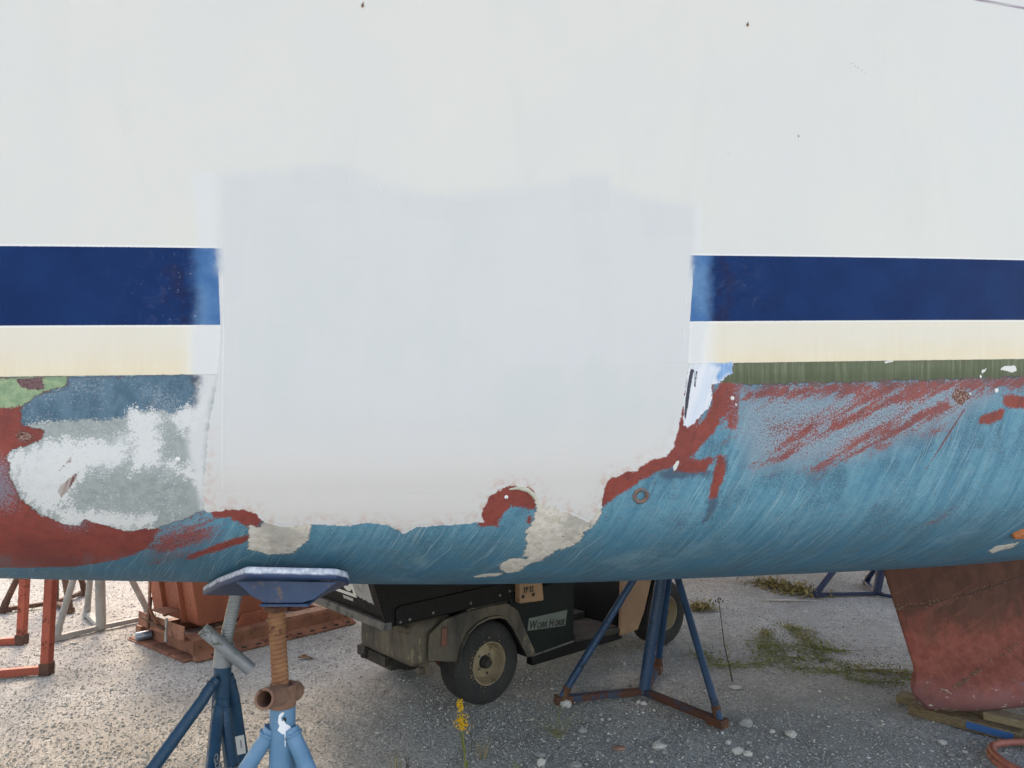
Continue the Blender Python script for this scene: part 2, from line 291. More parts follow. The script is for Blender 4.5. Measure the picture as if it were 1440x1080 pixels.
ZONES = {
 'patch': [[(304, 262), (302, 244), (330, 238), (412, 240), (416, 231), (492, 231), (512, 247), (560, 262), (612, 274), (655, 268), (730, 262), (796, 256), (800, 246), (856, 247), (862, 262), (905, 277), (978, 288), (980, 330), (975, 358), (974, 400), (970, 452), (968, 515), (962, 560), (955, 600), (948, 628), (936, 642), (918, 646), (905, 652), (896, 663), (882, 664), (868, 670), (860, 671), (852, 682), (848, 700), (846, 716), (838, 722), (828, 735), (800, 722), (758, 708), (752, 690), (740, 685), (712, 684), (690, 697), (682, 712), (677, 722), (680, 734), (640, 738), (585, 742), (566, 751), (545, 739), (520, 735), (492, 740), (440, 737), (400, 742), (372, 735), (360, 722), (335, 716), (290, 721), (285, 700), (288, 660), (294, 600), (300, 560), (306, 530), (310, 457), (306, 349)]],
 'over': [[(272, 250), (304, 240), (306, 349), (309, 457), (306, 530), (290, 600), (288, 700), (284, 714), (278, 690), (268, 652), (264, 612), (276, 565), (282, 530), (272, 522), (272, 462), (282, 355)], [(972, 452), (994, 453), (985, 512), (968, 516)], [(970, 300), (984, 290), (986, 352), (974, 356)]],
 'fill': [[(350, 738), (366, 742), (374, 722), (440, 730), (432, 760), (412, 778), (378, 780), (348, 772)], [(752, 690), (800, 700), (850, 686), (846, 722), (838, 735), (822, 748), (815, 762), (800, 770), (780, 775), (768, 784), (748, 786), (735, 782), (742, 765), (738, 745), (750, 735), (752, 718)], [(700, 800), (708, 790), (722, 784), (738, 786), (748, 780), (770, 784), (757, 790), (742, 794), (730, 803), (714, 806)], [(662, 811), (680, 807), (710, 805), (700, 810), (680, 812)], [(1390, 774), (1402, 768), (1434, 762), (1424, 770), (1395, 778)]],
 'red': [[(-150, 576), (0, 574), (45, 570), (60, 585), (78, 612), (60, 640), (50, 668), (60, 690), (90, 715), (140, 720), (180, 735), (225, 732), (218, 760), (200, 775), (165, 787), (100, 797), (0, 799), (-150, 801)],
   [(296, 722), (300, 708), (335, 704), (372, 708), (374, 728), (364, 738), (369, 750), (360, 752), (350, 742), (325, 729), (300, 728)], [(254, 787), (275, 776), (310, 764), (352, 750), (366, 746), (352, 760), (300, 777), (270, 787)],
   [(672, 740), (672, 712), (690, 690), (712, 678), (730, 678), (750, 684), (760, 704), (752, 717), (738, 715), (718, 711), (706, 722), (700, 740)], [(742, 726), (752, 728), (744, 736), (738, 734)],
   [(1012, 540), (1044, 541), (1040, 560), (1030, 578), (1014, 590), (1002, 612), (985, 628), (975, 642), (950, 655), (925, 664), (900, 676), (880, 690), (862, 702), (844, 718), (838, 696), (842, 672), (860, 655), (884, 650), (900, 640), (925, 630), (940, 610), (948, 580), (960, 520), (1012, 512), (1000, 560), (978, 602), (992, 588), (1000, 572), (1000, 556)],
   [(1030, 545), (1044, 545), (1036, 604), (1022, 604)], [(1008, 640), (1022, 640), (1016, 676), (1008, 700), (996, 702), (1002, 670)], [(948, 664), (962, 642), (985, 648), (998, 640), (1003, 646), (992, 664)],
   [(1376, 595), (1380, 584), (1396, 578), (1414, 573), (1410, 590), (1390, 597)], [(1408, 555), (1440, 556), (1480, 556), (1480, 575), (1440, 576), (1412, 572)]],
 'strip': [[(60, 553), (95, 546), (97, 531), (318, 526), (318, 560), (318, 690), (300, 712), (284, 718), (240, 738), (212, 744), (180, 748), (150, 740), (120, 731), (116, 740), (90, 737), (52, 722), (28, 700), (20, 682), (10, 668), (14, 655), (10, 642), (18, 632), (60, 618), (62, 606), (30, 598), (30, 572)]],
 'denim': [[(28, 600), (28, 572), (60, 551), (90, 545), (97, 528), (290, 524), (290, 545), (278, 574), (262, 578), (240, 583), (228, 578), (182, 581), (175, 588), (60, 592)]],
 'wp': [[(10, 640), (60, 622), (120, 617), (180, 618), (182, 652), (125, 660), (105, 680), (95, 705), (60, 722), (28, 700)], [(182, 580), (228, 577), (227, 656), (184, 662)], [(236, 584), (290, 560), (276, 605), (250, 602)], [(70, 718), (120, 720), (215, 726), (215, 742), (150, 742), (90, 737)], [(228, 648), (272, 655), (280, 676), (240, 664)]],
 'scar': [[(81, 692), (84, 684), (112, 661), (108, 672), (94, 692), (86, 700)], [(88, 655), (103, 638), (99, 650)], [(76, 668), (92, 652), (90, 658)]],
 'green': [[(-150, 536), (0, 530), (97, 529), (92, 545), (62, 552), (50, 562), (36, 568), (28, 577), (0, 578), (-150, 580)], [(1032, 509), (1440, 503), (1600, 501), (1600, 527), (1440, 530), (1250, 536), (1040, 541), (1010, 541), (1018, 530), (1026, 525)]],
 'maroon': [[(22, 533), (62, 531), (62, 546), (50, 549), (28, 545)], [(140, 536), (165, 529), (203, 529), (204, 536), (160, 541)]],
 'chip': [[(968, 519), (972, 510), (1032, 509), (1028, 524), (1012, 538), (1000, 543), (1002, 558), (998, 572), (980, 590), (966, 604), (961, 598), (962, 570), (962, 560), (966, 540)]],
 'chipblue': [[(1000, 511), (1034, 509), (1030, 524), (1012, 536), (1006, 530), (1014, 518)]],
 'crack': [[(971, 519), (976, 519), (971, 545), (968, 568), (964, 590), (962, 588), (964, 560), (967, 540)], [(978, 522), (981, 522), (978, 545), (976, 545)]],
 'wchip': [[(1404, 520), (1412, 515), (1428, 514), (1430, 521), (1424, 524), (1414, 521)], [(1243, 508), (1256, 506), (1256, 509), (1244, 511)], [(1380, 521), (1388, 517), (1386, 522), (1381, 525)], [(947, 655), (953, 647), (956, 648), (951, 660), (947, 663)], [(33, 611), (36, 606), (39, 611), (36, 615)], [(1399, 547), (1404, 545), (1404, 551), (1400, 553)], [(1377, 528), (1381, 526), (1380, 534)], [(1349, 549), (1353, 547), (1353, 550)], [(1362, 553), (1366, 552), (1365, 556)]],
 'redd': [[(1044, 546), (1440, 529), (1440, 548), (1300, 560), (1220, 575), (1150, 615), (1090, 652), (1060, 655), (1100, 612), (1140, 585), (1200, 562), (1044, 562)], [(1130, 662), (1200, 610), (1260, 585), (1330, 560), (1352, 575), (1260, 612), (1180, 650), (1150, 672)], [(200, 748), (300, 728), (300, 760), (215, 790)], [(1310, 735), (1340, 712), (1325, 730)], [(1020, 560), (1040, 560), (1030, 600), (1005, 605)], [(1300, 610), (1330, 595), (1320, 610)]],
 'greyd': [[(1040, 548), (1340, 538), (1400, 556), (1330, 605), (1200, 645), (1080, 660), (1050, 650), (1040, 600)], [(-20, 645), (6, 655), (18, 690), (8, 708), (-20, 700)], [(88, 716), (100, 720), (112, 735), (98, 737)]],
 'dkblue': [[(975, 650), (1000, 664), (1022, 640), (1026, 655), (1020, 668), (960, 672), (930, 674), (925, 664)], [(1002, 690), (1014, 690), (1000, 730), (986, 738)], [(350, 742), (374, 727), (376, 735), (366, 742)]],
 'smear': [[(268, 530), (290, 527), (286, 548), (276, 575), (270, 572), (276, 550)]],
 'blister': [[(1336, 556), (1345, 547), (1357, 547), (1364, 556), (1358, 566), (1350, 572), (1343, 566)], [(22, 612), (30, 606), (44, 609), (48, 616), (38, 624), (26, 620)]],
 'rline': [[(1356, 574), (1358, 575), (1332, 616), (1301, 661), (1300, 660), (1330, 614)]],
 'redb': [[(1044, 547), (1200, 541), (1440, 531), (1440, 540), (1300, 547), (1200, 550), (1044, 558)], [(1098, 642), (1150, 608), (1200, 580), (1250, 560), (1300, 548), (1310, 552), (1250, 572), (1200, 594), (1150, 622)], [(1190, 645), (1240, 612), (1300, 580), (1330, 566), (1336, 572), (1290, 594), (1240, 622)]],
 'lap': [[(416, 225), (492, 225), (494, 286), (470, 282), (440, 287), (416, 284)], [(800, 240), (856, 240), (858, 296), (802, 300)], [(312, 250), (345, 244), (350, 300), (340, 420), (316, 430)], [(900, 280), (976, 294), (974, 330), (930, 336), (905, 330)], [(560, 268), (640, 280), (650, 310), (575, 305)]],
 'ridge': [[(333, 288), (335, 288), (337, 326), (335, 326)], [(309, 300), (311, 300), (316, 470), (314, 690), (312, 690), (313, 470)], [(327, 420), (328.5, 420), (334, 486), (332, 486)], [(968, 350), (970, 350), (962, 500), (960, 500)], [(975, 300), (977, 300), (974, 350), (972, 350)], [(490, 240), (492, 240), (494, 262), (492, 262)], [(532, 258), (534, 258), (538, 268), (536, 268)]],
 'nick': [[(1020, 215), (1034, 216), (1026, 218)], [(955, 212.5), (962, 213), (957, 214)], [(1046, 263.5), (1056, 264), (1050, 265.5)], [(1122, 188), (1125, 191), (1121, 196)], [(1018, 60), (1021, 60), (1020, 63)], [(1180, 80), (1200, 90), (1225, 108), (1200, 91.5)]],
 'pin': [[(1100, -75), (1375, -2), (1442, 10), (1600, 40), (1600, 45), (1442, 13.5), (1375, 1.5), (1100, -70)]],
}
MARG = {'over': .12, 'redd': .12, 'greyd': .14}
nt_total = len(tn)+len(tf)
def put_attr(name, near, far):
    a = hull_me.attributes.new(name, 'FLOAT', 'POINT'); f = np.full((len(sa), nt_total), far, np.float32); f[:, :len(tn)] = near; a.data.foreach_set('value', f.ravel())
for k, pl in ZONES.items(): put_attr('z_'+k, sdf(pl, MARG.get(k, .1)), MARG.get(k, .1))
put_attr('z_af', np.clip(t_wl-Tg, -.3, .3), 0); a = hull_me.attributes['z_af']
f = np.zeros((len(sa), nt_total), np.float32); f[:, :len(tn)] = np.clip(t_wl-Tg, -.6, .3); f[:, len(tn):] = np.clip(-Tf, -.6, .3); a.data.foreach_set('value', f.ravel())
put_attr('z_stripe', np.clip(np.maximum(t_s0-Tg, Tg-t_s1), -.1, .1), .1); put_attr('z_s1', np.clip(t_s1-Tg, -.3, .3), .3)
xs_l, xs_r = st(307, 400)[0], st(974, 400)[0]
put_attr('z_end', np.minimum(np.abs(Sg-xs_l), np.abs(Sg-xs_r)).clip(0, .5), .5)
a = hull_me.attributes.new('st', 'FLOAT_VECTOR', 'POINT'); f = np.zeros((len(sa), nt_total, 3), np.float32); f[:, :len(tn), 0] = Sg; f[:, :len(tn), 1] = Tg; f[:, len(tn):, 0] = Sf; f[:, len(tn):, 1] = 2*TMAX-Tf; a.data.foreach_set('vector', f.ravel())

def hull_material():
    n = NT('hull_paint_layers'); P = n.attr('st', 'Vector'); A = lambda k: n.attr('z_'+k)
    fine = n.noise(P, 160, 3, .65); mid = n.noise(P, 42, 4, .65); big = n.noise(P, 7, 4, .6); vbig = n.noise(P, 1.6, 3, .55)
    grain = n.noise(P, 380, 2, .6); c = lambda x, k: n.math('MULTIPLY', n.math('SUBTRACT', x, .5), k)
    wig = n.math('ADD', n.math('ADD', c(fine, .012), c(grain, .006)), n.math('ADD', c(mid, .022), c(n.noise(P, 14, 2, .5), .012)))                # ragged flake edge
    wig2 = n.math('ADD', n.math('ADD', c(fine, .036), c(grain, .02)), c(mid, .03))                 # speckled edge
    soft_w = n.math('ADD', c(mid, .03), c(big, .03))
    def mask(k, wob=None, soft=.0012, off=0.0):
        d = A(k); d = n.math('ADD', d, wob) if wob is not None else d
        return n.ramp(d, off+soft, off-soft)
    # stretched brush and weather streaks, running down and forward
    sm = n.node('ShaderNodeMapping'); n.put(sm.inputs[0], P); sm.inputs['Rotation'].default_value = (0, 0, math.radians(-21)); sr = sm.outputs[0]
    warp = n.node('ShaderNodeVectorMath', operation='MULTIPLY_ADD'); nz = n.node('ShaderNodeTexNoise'); n.put(nz.inputs['Vector'], P); nz.inputs['Scale'].default_value = 3
    n.put(warp.inputs[0], nz.outputs['Color']); warp.inputs[1].default_value = (.045, .045, 0); n.put(warp.inputs[2], sr)
    streak = n.noise(n.scale(warp.outputs[0], (150, 3.2, 1)), 1, 4, .65); streak2 = n.noise(n.scale(warp.outputs[0], (38, 3, 1)), 1, 3, .6)
    tm = n.node('ShaderNodeMapping'); n.put(tm.inputs[0], P); tm.inputs['Rotation'].default_value = (0, 0, math.radians(-26)); tw = n.node('ShaderNodeVectorMath', operation='MULTIPLY_ADD'); tz = n.node('ShaderNodeTexNoise'); n.put(tz.inputs['Vector'], P); tz.inputs['Scale'].default_value = 5.5
    n.put(tw.inputs[0], tz.outputs['Color']); tw.inputs[1].default_value = (.07, .2, 0); n.put(tw.inputs[2], tm.outputs[0]); thin = tw.outputs[0]
    vert = n.noise(n.scale(P, (60, 2.5, 1)), 1, 3, .6)
    # topsides gelcoat
    col = n.mix(n.ramp(vbig, .3, .7), srgb(212, 211, 204), srgb(208, 208, 205)); col = n.mix(n.math('MULTIPLY', n.ramp(n.noise(n.scale(P, (5, 1.2, 1)), 1, 5, .65, .6), .52, .75), .30), col, srgb(200, 201, 196)); col = n.mix(n.math('MULTIPLY', n.ramp(n.noise(P, 9, 5, .75, 1.2), .60, .75), .16), col, srgb(191, 192, 189)); col = n.mix(mask('nick', c(fine, .004), .0008), col, srgb(140, 136, 130)); col = n.mix(n.math('MULTIPLY', n.ramp(vert, .55, .8), .12), col, srgb(205, 204, 196))
    # cream band between stripe and bottom paint
    cr = n.ramp(n.math('ADD', A('s1'), 0), .004, -.004); tone = n.math('ADD', n.math('MULTIPLY', big, .6), n.math('MULTIPLY', vert, .4))
    crc = n.mix(n.ramp(tone, .3, .7), srgb(230, 215, 187), srgb(222, 203, 168)); crc = n.mix(n.ramp(A('s1'), -.02, -.17), n.mix(.72, crc, srgb(216, 213, 204)), crc)
    white_near = n.ramp(n.math('ADD', A('end'), n.math('ADD', soft_w, c(vert, .02))), .10, .02); col = n.mix(cr, col, n.mix(white_near, crc, srgb(222, 222, 220)))
    rim = n.ramp(n.math('ABSOLUTE', n.math('ADD', A('stripe'), -.003)), .003, .0015); col = n.mix(n.math('MULTIPLY', rim, .6), col, srgb(232, 233, 234))
    # blue boot stripe, scuffed pale where it was sanded beside the repair
    sb = n.mix(n.ramp(big, .3, .7), srgb(8, 51, 99), srgb(6, 43, 88)); swirl = n.ramp(n.noise(P, 12, 6, .75, 2.5), .5, .72)
    near = n.ramp(A('end'), .34, .10); sb = n.mix(n.math('MULTIPLY', n.math('MULTIPLY', swirl, near), .32), sb, srgb(78, 84, 112))
    sb = n.mix(n.math('MULTIPLY', n.ramp(n.noise(P, 18, 3, .6), .45, .62), n.math('MULTIPLY', n.ramp(n.math('ADD', A('end'), c(big, .03)), .15, .11), .55)), sb, srgb(34, 36, 66))
    pale = n.ramp(n.math('ADD', A('end'), n.math('ADD', c(big, .05), c(mid, .03))), .078, .03); sb = n.mix(n.math('MULTIPLY', pale, .92), sb, n.mix(n.ramp(big, .35, .65), srgb(58, 110, 160), srgb(92, 138, 178)))
    sb = n.mix(n.math('MULTIPLY', n.ramp(n.noise(P, 55, 4, .75, 1.5), .66, .72), n.ramp(A('end'), .28, .05)), sb, srgb(150, 168, 194))
    m_st = mask('stripe', c(fine, .0022), .0007); col = n.mix(m_st, col, sb); col = n.mix(mask('pin', None, .003), col, srgb(140, 124, 136))
    # bottom paint: blue over red over grey barrier coat
    bl = n.mix(n.ramp(n.math('ADD', n.math('MULTIPLY', streak2, .6), n.math('MULTIPLY', mid, .4)), .36, .64), srgb(62, 132, 156), srgb(96, 160, 178))
    deep = n.ramp(n.math('ADD', A('af'), c(big, .35)), -.38, -.70); bl = n.mix(deep, bl, n.mix(n.ramp(big, .4, .6), srgb(44, 112, 138), srgb(58, 102, 118)))
    bl = n.mix(n.math('MULTIPLY', n.ramp(streak, .50, .72), n.math('MULTIPLY', n.ramp(streak2, .38, .66, .12, .7), n.ramp(n.noise(P, 4.5, 4, .7), .36, .62, .25, 1))), bl, srgb(140, 172, 184)); bl = n.mix(n.math('MULTIPLY', n.ramp(streak, .46, .30), .45), bl, srgb(52, 92, 112))
    bl = n.mix(n.math('MULTIPLY', n.ramp(n.math('ADD', n.math('MULTIPLY', fine, .55), n.math('MULTIPLY', big, .45)), .50, .58), .6), bl, srgb(50, 88, 108)); bl = n.mix(n.math('MULTIPLY', n.ramp(grain, .56, .66), .38), bl, srgb(132, 160, 174)); bl = n.mix(n.math('MULTIPLY', n.ramp(n.math('ADD', n.math('MULTIPLY', grain, .5), n.math('MULTIPLY', mid, .5)), .585, .625), .6), bl, srgb(104, 74, 78))
    bl = n.mix(n.math('MULTIPLY', n.ramp(n.noise(P, 22, 5, .75), .6, .68), .45), bl, srgb(98, 90, 98))
    bl = n.mix(n.math('MULTIPLY', n.ramp(n.noise(n.scale(P, (3, 5, 1)), 1, 5, .72, .8), .52, .70), .35), bl, srgb(130, 166, 176)); bl = n.mix(n.math('MULTIPLY', n.ramp(n.noise(n.scale(sr, (8, 3, 1)), 1, 5, .75, 1.0), .60, .68), .4), bl, srgb(46, 84, 98)); bl = n.mix(n.math('MULTIPLY', n.ramp(n.noise(n.scale(thin, (260, 2.4, 1)), 1, 3, .6), .60, .68), n.ramp(n.noise(P, 6, 4, .7), .36, .56, .2, .9)), bl, srgb(164, 192, 202)); bl = n.mix(n.math('MULTIPLY', n.ramp(n.math('ADD', n.math('MULTIPLY', grain, .6), n.math('MULTIPLY', fine, .4)), .50, .42), .42), bl, srgb(48, 88, 108)); gd = n.ramp(n.math('ADD', A('greyd'), n.math('ADD', c(big, .10), c(fine, .09))), .05, -.05); bl = n.mix(n.math('MULTIPLY', gd, .85), bl, n.mix(n.ramp(n.math('ADD', n.math('MULTIPLY', fine, .5), n.math('MULTIPLY', grain, .5)), .42, .58), srgb(106, 130, 144), srgb(148, 165, 175)))
    rc = n.mix(n.ramp(n.math('ADD', n.math('MULTIPLY', mid, .5), n.math('MULTIPLY', big, .5)), .36, .62), srgb(154, 69, 57), srgb(126, 57, 51)); rc = n.mix(n.math('MULTIPLY', n.ramp(streak2, .55, .7), .5), rc, srgb(98, 52, 52))
    dm = n.node('ShaderNodeMapping'); n.put(dm.inputs[0], P); dm.inputs['Rotation'].default_value = (0, 0, math.radians(27)); diag = n.noise(n.scale(dm.outputs[0], (6, 44, 1)), 1, 5, .7)
    rd = n.math('ADD', A('redd'), n.math('ADD', c(fine, .16), n.math('ADD', n.math('ADD', c(mid, .08), .012), c(diag, .21)))); rd2 = n.math('ADD', n.math('ADD', A('greyd'), .035), n.math('ADD', c(grain, .30), n.math('ADD', c(fine, .26), c(diag, .16)))); bl = n.mix(n.math('MULTIPLY', n.ramp(rd2, -.060, -.080), n.math('MULTIPLY', n.ramp(A('greyd'), .03, 0), .8)), bl, srgb(118, 66, 64)); rd = n.math('SUBTRACT', n.math('ADD', rd, c(grain, .22)), n.ramp(n.math('ADD', A('redb'), n.math('ADD', c(mid, .03), c(diag, .04))), .016, -.012, 0, .038)); bl = n.mix(n.math('MULTIPLY', n.ramp(rd, .006, -.010), .9), bl, rc)
    bl = n.mix(n.math('MULTIPLY', mask('dkblue', wig2, .006), .7), bl, srgb(66, 74, 92)); bl = n.mix(mask('rline', c(fine, .003), .001), bl, srgb(116, 56, 52))
    m_af = mask('af', c(mid, .004), .0012); col = n.mix(m_af, col, bl)
    gr = n.mix(n.ramp(n.math('ADD', n.math('MULTIPLY', n.noise(n.scale(P, (70, 4, 1)), 1, 5, .7), .75), n.math('MULTIPLY', big, .25)), .42, .68), srgb(87, 96, 71), srgb(124, 131, 107)); gr = n.mix(n.math('MULTIPLY', n.ramp(n.math('ADD', A('af'), c(vert, .03)), -.012, -.05), .55), gr, srgb(70, 80, 56)); gl = n.node('ShaderNodeSeparateXYZ'); n.put(gl.inputs[0], P)
    gr = n.mix(n.ramp(gl.outputs[0], 0, -.3), gr, n.mix(n.ramp(mid, .4, .62), srgb(122, 150, 118), srgb(146, 168, 132)))
    m_gr = n.math('MULTIPLY', mask('green', wig, .001), m_af); col = n.mix(m_gr, col, gr)
    edge = lambda k, wob, wd: n.ramp(n.math('ABSOLUTE', n.math('ADD', A(k), wob)), wd, wd*.3)  # edge shade painted as dark lines round the flakes, for relief
    col = n.mix(n.math('MULTIPLY', n.math('MULTIPLY', edge('green', wig, .004), m_af), .6), col, srgb(74, 54, 56)); chips = n.math('MULTIPLY', n.ramp(n.math('ABSOLUTE', n.math('ADD', n.math('ADD', A('green'), -.004), n.math('ADD', wig, c(fine, .012)))), .010, .006), n.math('MULTIPLY', n.ramp(n.noise(P, 26, 3, .6), .50, .56), m_af)); col = n.mix(n.math('MULTIPLY', chips, .85), col, n.mix(n.ramp(grain, .4, .6), srgb(84, 54, 56), srgb(124, 100, 98)))
    m_rd = n.math('MULTIPLY', mask('red', n.math('ADD', wig, n.math('ADD', c(grain, .022), n.math('ADD', c(fine, .016), c(diag, .014)))), .002), m_af); rcs = n.mix(n.math('MULTIPLY', n.ramp(n.math('ADD', A('greyd'), n.math('ADD', c(grain, .16), c(fine, .22))), .02, -.01), .75), rc, srgb(128, 132, 146)); rcs = n.mix(n.math('MULTIPLY', n.ramp(n.math('ADD', n.math('MULTIPLY', grain, .5), n.math('MULTIPLY', fine, .5)), .57, .62), .55), rcs, srgb(108, 104, 116)); rcs = n.mix(n.math('MULTIPLY', n.ramp(n.math('ADD', n.math('MULTIPLY', mid, .5), n.math('MULTIPLY', grain, .5)), .44, .38), .5), rcs, srgb(86, 46, 44)); lowred = n.ramp(n.math('ADD', A('af'), n.math('ADD', c(big, .10), n.math('ADD', c(fine, .10), c(streak2, .16)))), -.575, -.655); rcs = n.mix(n.math('MULTIPLY', lowred, .6), rcs, srgb(88, 100, 108)); col = n.mix(m_rd, col, rcs)
    m_mr = mask('maroon', wig, .0015); col = n.mix(m_mr, col, n.mix(n.ramp(fine, .4, .6), srgb(96, 66, 70), srgb(120, 92, 92)))
    # stripped area: grey barrier coat, dark blue remnant, white filler showing through as speckle
    sg = n.mix(n.ramp(mid, .35, .65), srgb(142, 152, 151), srgb(158, 166, 164)); dn = n.mix(n.ramp(n.noise(n.scale(P, (30, 12, 1)), 1, 4, .7), .38, .62), srgb(62, 97, 116), srgb(82, 116, 134))
    dn = n.mix(n.ramp(n.noise(P, 110, 4, .8), .625, .70), dn, srgb(132, 150, 164)); m_dn = mask('denim', wig2, .003); sg = n.mix(m_dn, sg, dn)
    wpf = n.ramp(n.math('ADD', A('wp'), n.math('ADD', n.math('ADD', c(grain, .07), c(fine, .09)), n.math('ADD', c(mid, .11), n.math('ADD', c(big, .06), c(streak2, .06))))), .004, -.006); sg = n.mix(n.math('MULTIPLY', wpf, .92), sg, srgb(216, 217, 216))
    sg = n.mix(n.math('MULTIPLY', n.ramp(n.math('ADD', n.math('MULTIPLY', fine, .6), n.math('MULTIPLY', big, .5)), .585, .66), n.math('SUBTRACT', .65, n.math('MULTIPLY', m_dn, .45))), sg, srgb(206, 209, 210)); sg = n.mix(n.math('MULTIPLY', n.ramp(n.math('ADD', n.math('MULTIPLY', grain, .6), n.math('MULTIPLY', mid, .4)), .45, .36), .45), sg, srgb(124, 132, 138)); sg = n.mix(n.math('MULTIPLY', n.ramp(n.noise(n.scale(warp.outputs[0], (9, 140, 1)), 1, 4, .6), .66, .74), .2), sg, srgb(214, 216, 216)); sg = n.mix(n.math('MULTIPLY', n.ramp(n.noise(n.scale(warp.outputs[0], (150, 8, 1)), 1, 4, .6), .66, .74), .25), sg, srgb(218, 219, 218)); sg = n.mix(mask('scar', c(fine, .012), .0015), sg, n.mix(n.ramp(streak, .4, .6), srgb(112, 66, 66), srgb(176, 166, 160)))
    sg = n.mix(n.math('MULTIPLY', mask('smear', soft_w, .012), .85), sg, srgb(58, 62, 76))
    m_sp = mask('strip', wig, .001); col = n.mix(m_sp, col, sg); col = n.mix(n.math('MULTIPLY', n.math('MULTIPLY', edge('strip', wig, .003), m_af), .55), col, srgb(88, 56, 54))
    # filler, chips
    fc = n.mix(n.ramp(mid, .35, .65), srgb(220, 214, 204), srgb(198, 190, 176)); fc = n.mix(n.math('MULTIPLY', n.ramp(big, .5, .66), .6), fc, srgb(150, 146, 140)); fc = n.mix(n.math('MULTIPLY', n.ramp(n.math('ADD', n.math('MULTIPLY', fine, .5), n.math('MULTIPLY', grain, .5)), .55, .61), .6), fc, srgb(140, 132, 124)); fc = n.mix(n.ramp(n.math('ADD', n.math('MULTIPLY', mid, .6), n.math('MULTIPLY', fine, .4)), .63, .65), fc, srgb(86, 62, 60)); m_fi = mask('fill', n.math('ADD', wig, n.math('ADD', c(fine, .014), c(mid, .012))), .0012); col = n.mix(m_fi, col, fc)
    col = n.mix(n.math('MULTIPLY', edge('fill', wig, .0025), .45), col, srgb(70, 58, 56))
    m_ch = mask('chip', wig, .0012); cc = n.mix(mask('chipblue', n.math('ADD', c(streak2, .03), c(mid, .02)), .012), n.mix(n.ramp(streak, .4, .65), srgb(224, 226, 230), srgb(200, 212, 226)), n.mix(n.ramp(vert, .4, .6), srgb(66, 140, 198), srgb(140, 180, 214))); col = n.mix(m_ch, col, cc)
    m_wc = mask('wchip', c(fine, .006), .001); col = n.mix(m_wc, col, srgb(220, 220, 214)); m_bl = mask('blister', wig, .003); col = n.mix(m_bl, col, n.mix(n.ramp(fine, .45, .62), srgb(98, 54, 46), srgb(168, 140, 128)))
    # primer patch with soft overspray to its left
    ov = n.ramp(n.math('ADD', A('over'), n.math('ADD', soft_w, c(fine, .02))), .014, -.012); m_ov = n.math('MULTIPLY', ov, n.math('SUBTRACT', 1, m_st)); col = n.mix(n.math('MULTIPLY', m_ov, .9), col, srgb(211, 212, 212))
    pc = n.mix(n.ramp(n.math('ADD', n.math('MULTIPLY', n.noise(P, 2.6, 4, .55), .6), n.math('MULTIPLY', n.noise(n.scale(P, (9, 1.6, 1)), 1, 3, .5), .4)), .40, .60), srgb(203, 206, 205), srgb(207, 208, 208)); low = n.ramp(n.math('ADD', A('af'), c(big, .12)), -.10, -.33); pc = n.mix(n.math('MULTIPLY', low, .7), pc, srgb(213, 207, 202))
    pc = n.mix(n.math('MULTIPLY', n.ramp(n.noise(n.scale(P, (14, 9, 1)), 1, 4, .6), .56, .72), .22), pc, srgb(208, 210, 209))
    pc = n.mix(n.math('MULTIPLY', n.ramp(A('patch'), -.035, -.005), n.ramp(big, .4, .6, .1, .55)), pc, srgb(209, 210, 210)); pc = n.mix(n.math('MULTIPLY', n.math('MULTIPLY', n.ramp(A('patch'), -.05, -.005), low), n.ramp(mid, .45, .65)), pc, srgb(204, 184, 176))
    pc = n.mix(n.math('MULTIPLY', mask('lap', n.math('ADD', c(fine, .006), c(mid, .01)), .005), .30), pc, srgb(200, 203, 204)); pc = n.mix(n.math('MULTIPLY', n.ramp(n.noise(n.scale(P, (3, 90, 1)), 1, 4, .6), .58, .70), .22), pc, srgb(194, 198, 198)); m_ri = mask('ridge', c(fine, .003), .001); pc = n.mix(n.math('MULTIPLY', m_ri, .5), pc, srgb(226, 227, 228))
    wp_ = n.math('MULTIPLY', wig, n.ramp(A('af'), .02, -.05, .12, .8)); m_pa = mask('patch', wp_, .0016); soft_p = n.ramp(n.math('ADD', A('patch'), n.math('ADD', c(mid, .016), c(n.noise(n.scale(P, (40, 6, 1)), 1, 3, .6), .022))), .016, -.020); up = n.ramp(A('s1'), .11, .16)
    m_p = n.math('ADD', n.math('MULTIPLY', m_pa, n.math('SUBTRACT', 1, up)), n.math('MULTIPLY', soft_p, up)); col = n.mix(m_p, col, pc)
    m_ck = mask('crack', c(fine, .004), .0012); col = n.mix(m_ck, col, srgb(62, 62, 70))
    # sparse dark pin marks on the gelcoat
    pin = n.math('MULTIPLY', n.ramp(n.noise(n.scale(P, (22, 70, 1)), 1, 2, .5), .80, .83), n.ramp(A('af'), 0, .02)); col = n.mix(n.math('MULTIPLY', pin, .35), col, srgb(150, 146, 138))
    # finish and relief
    ro = n.math('ADD', n.math('MULTIPLY', m_af, .34), .34); ro = n.mix(m_p, ro, .62); ro = n.mix(n.math('MULTIPLY', m_st, n.math('SUBTRACT', 1, m_p)), ro, .30); n.put(n.b.inputs['Specular IOR Level'], n.ramp(n.math('MULTIPLY', m_st, n.math('SUBTRACT', 1, m_p)), 0, 1, .4, .05))
    peel = n.math('ADD', n.math('MULTIPLY', n.noise(P, 190, 2, .5), .10), n.math('MULTIPLY', n.noise(n.scale(P, (10, 60, 1)), 1, 3, .6), .12)); weave = n.math('MULTIPLY', n.noise(n.scale(P, (70, 9, 1)), 1, 3, .6), .25)
    h = n.math('MULTIPLY', n.math('ADD', peel, weave), n.math('MULTIPLY', m_p, .6)); afh = n.math('MULTIPLY', m_af, n.math('ADD', n.math('MULTIPLY', fine, .35), n.math('ADD', n.math('MULTIPLY', streak, .25), .35)))
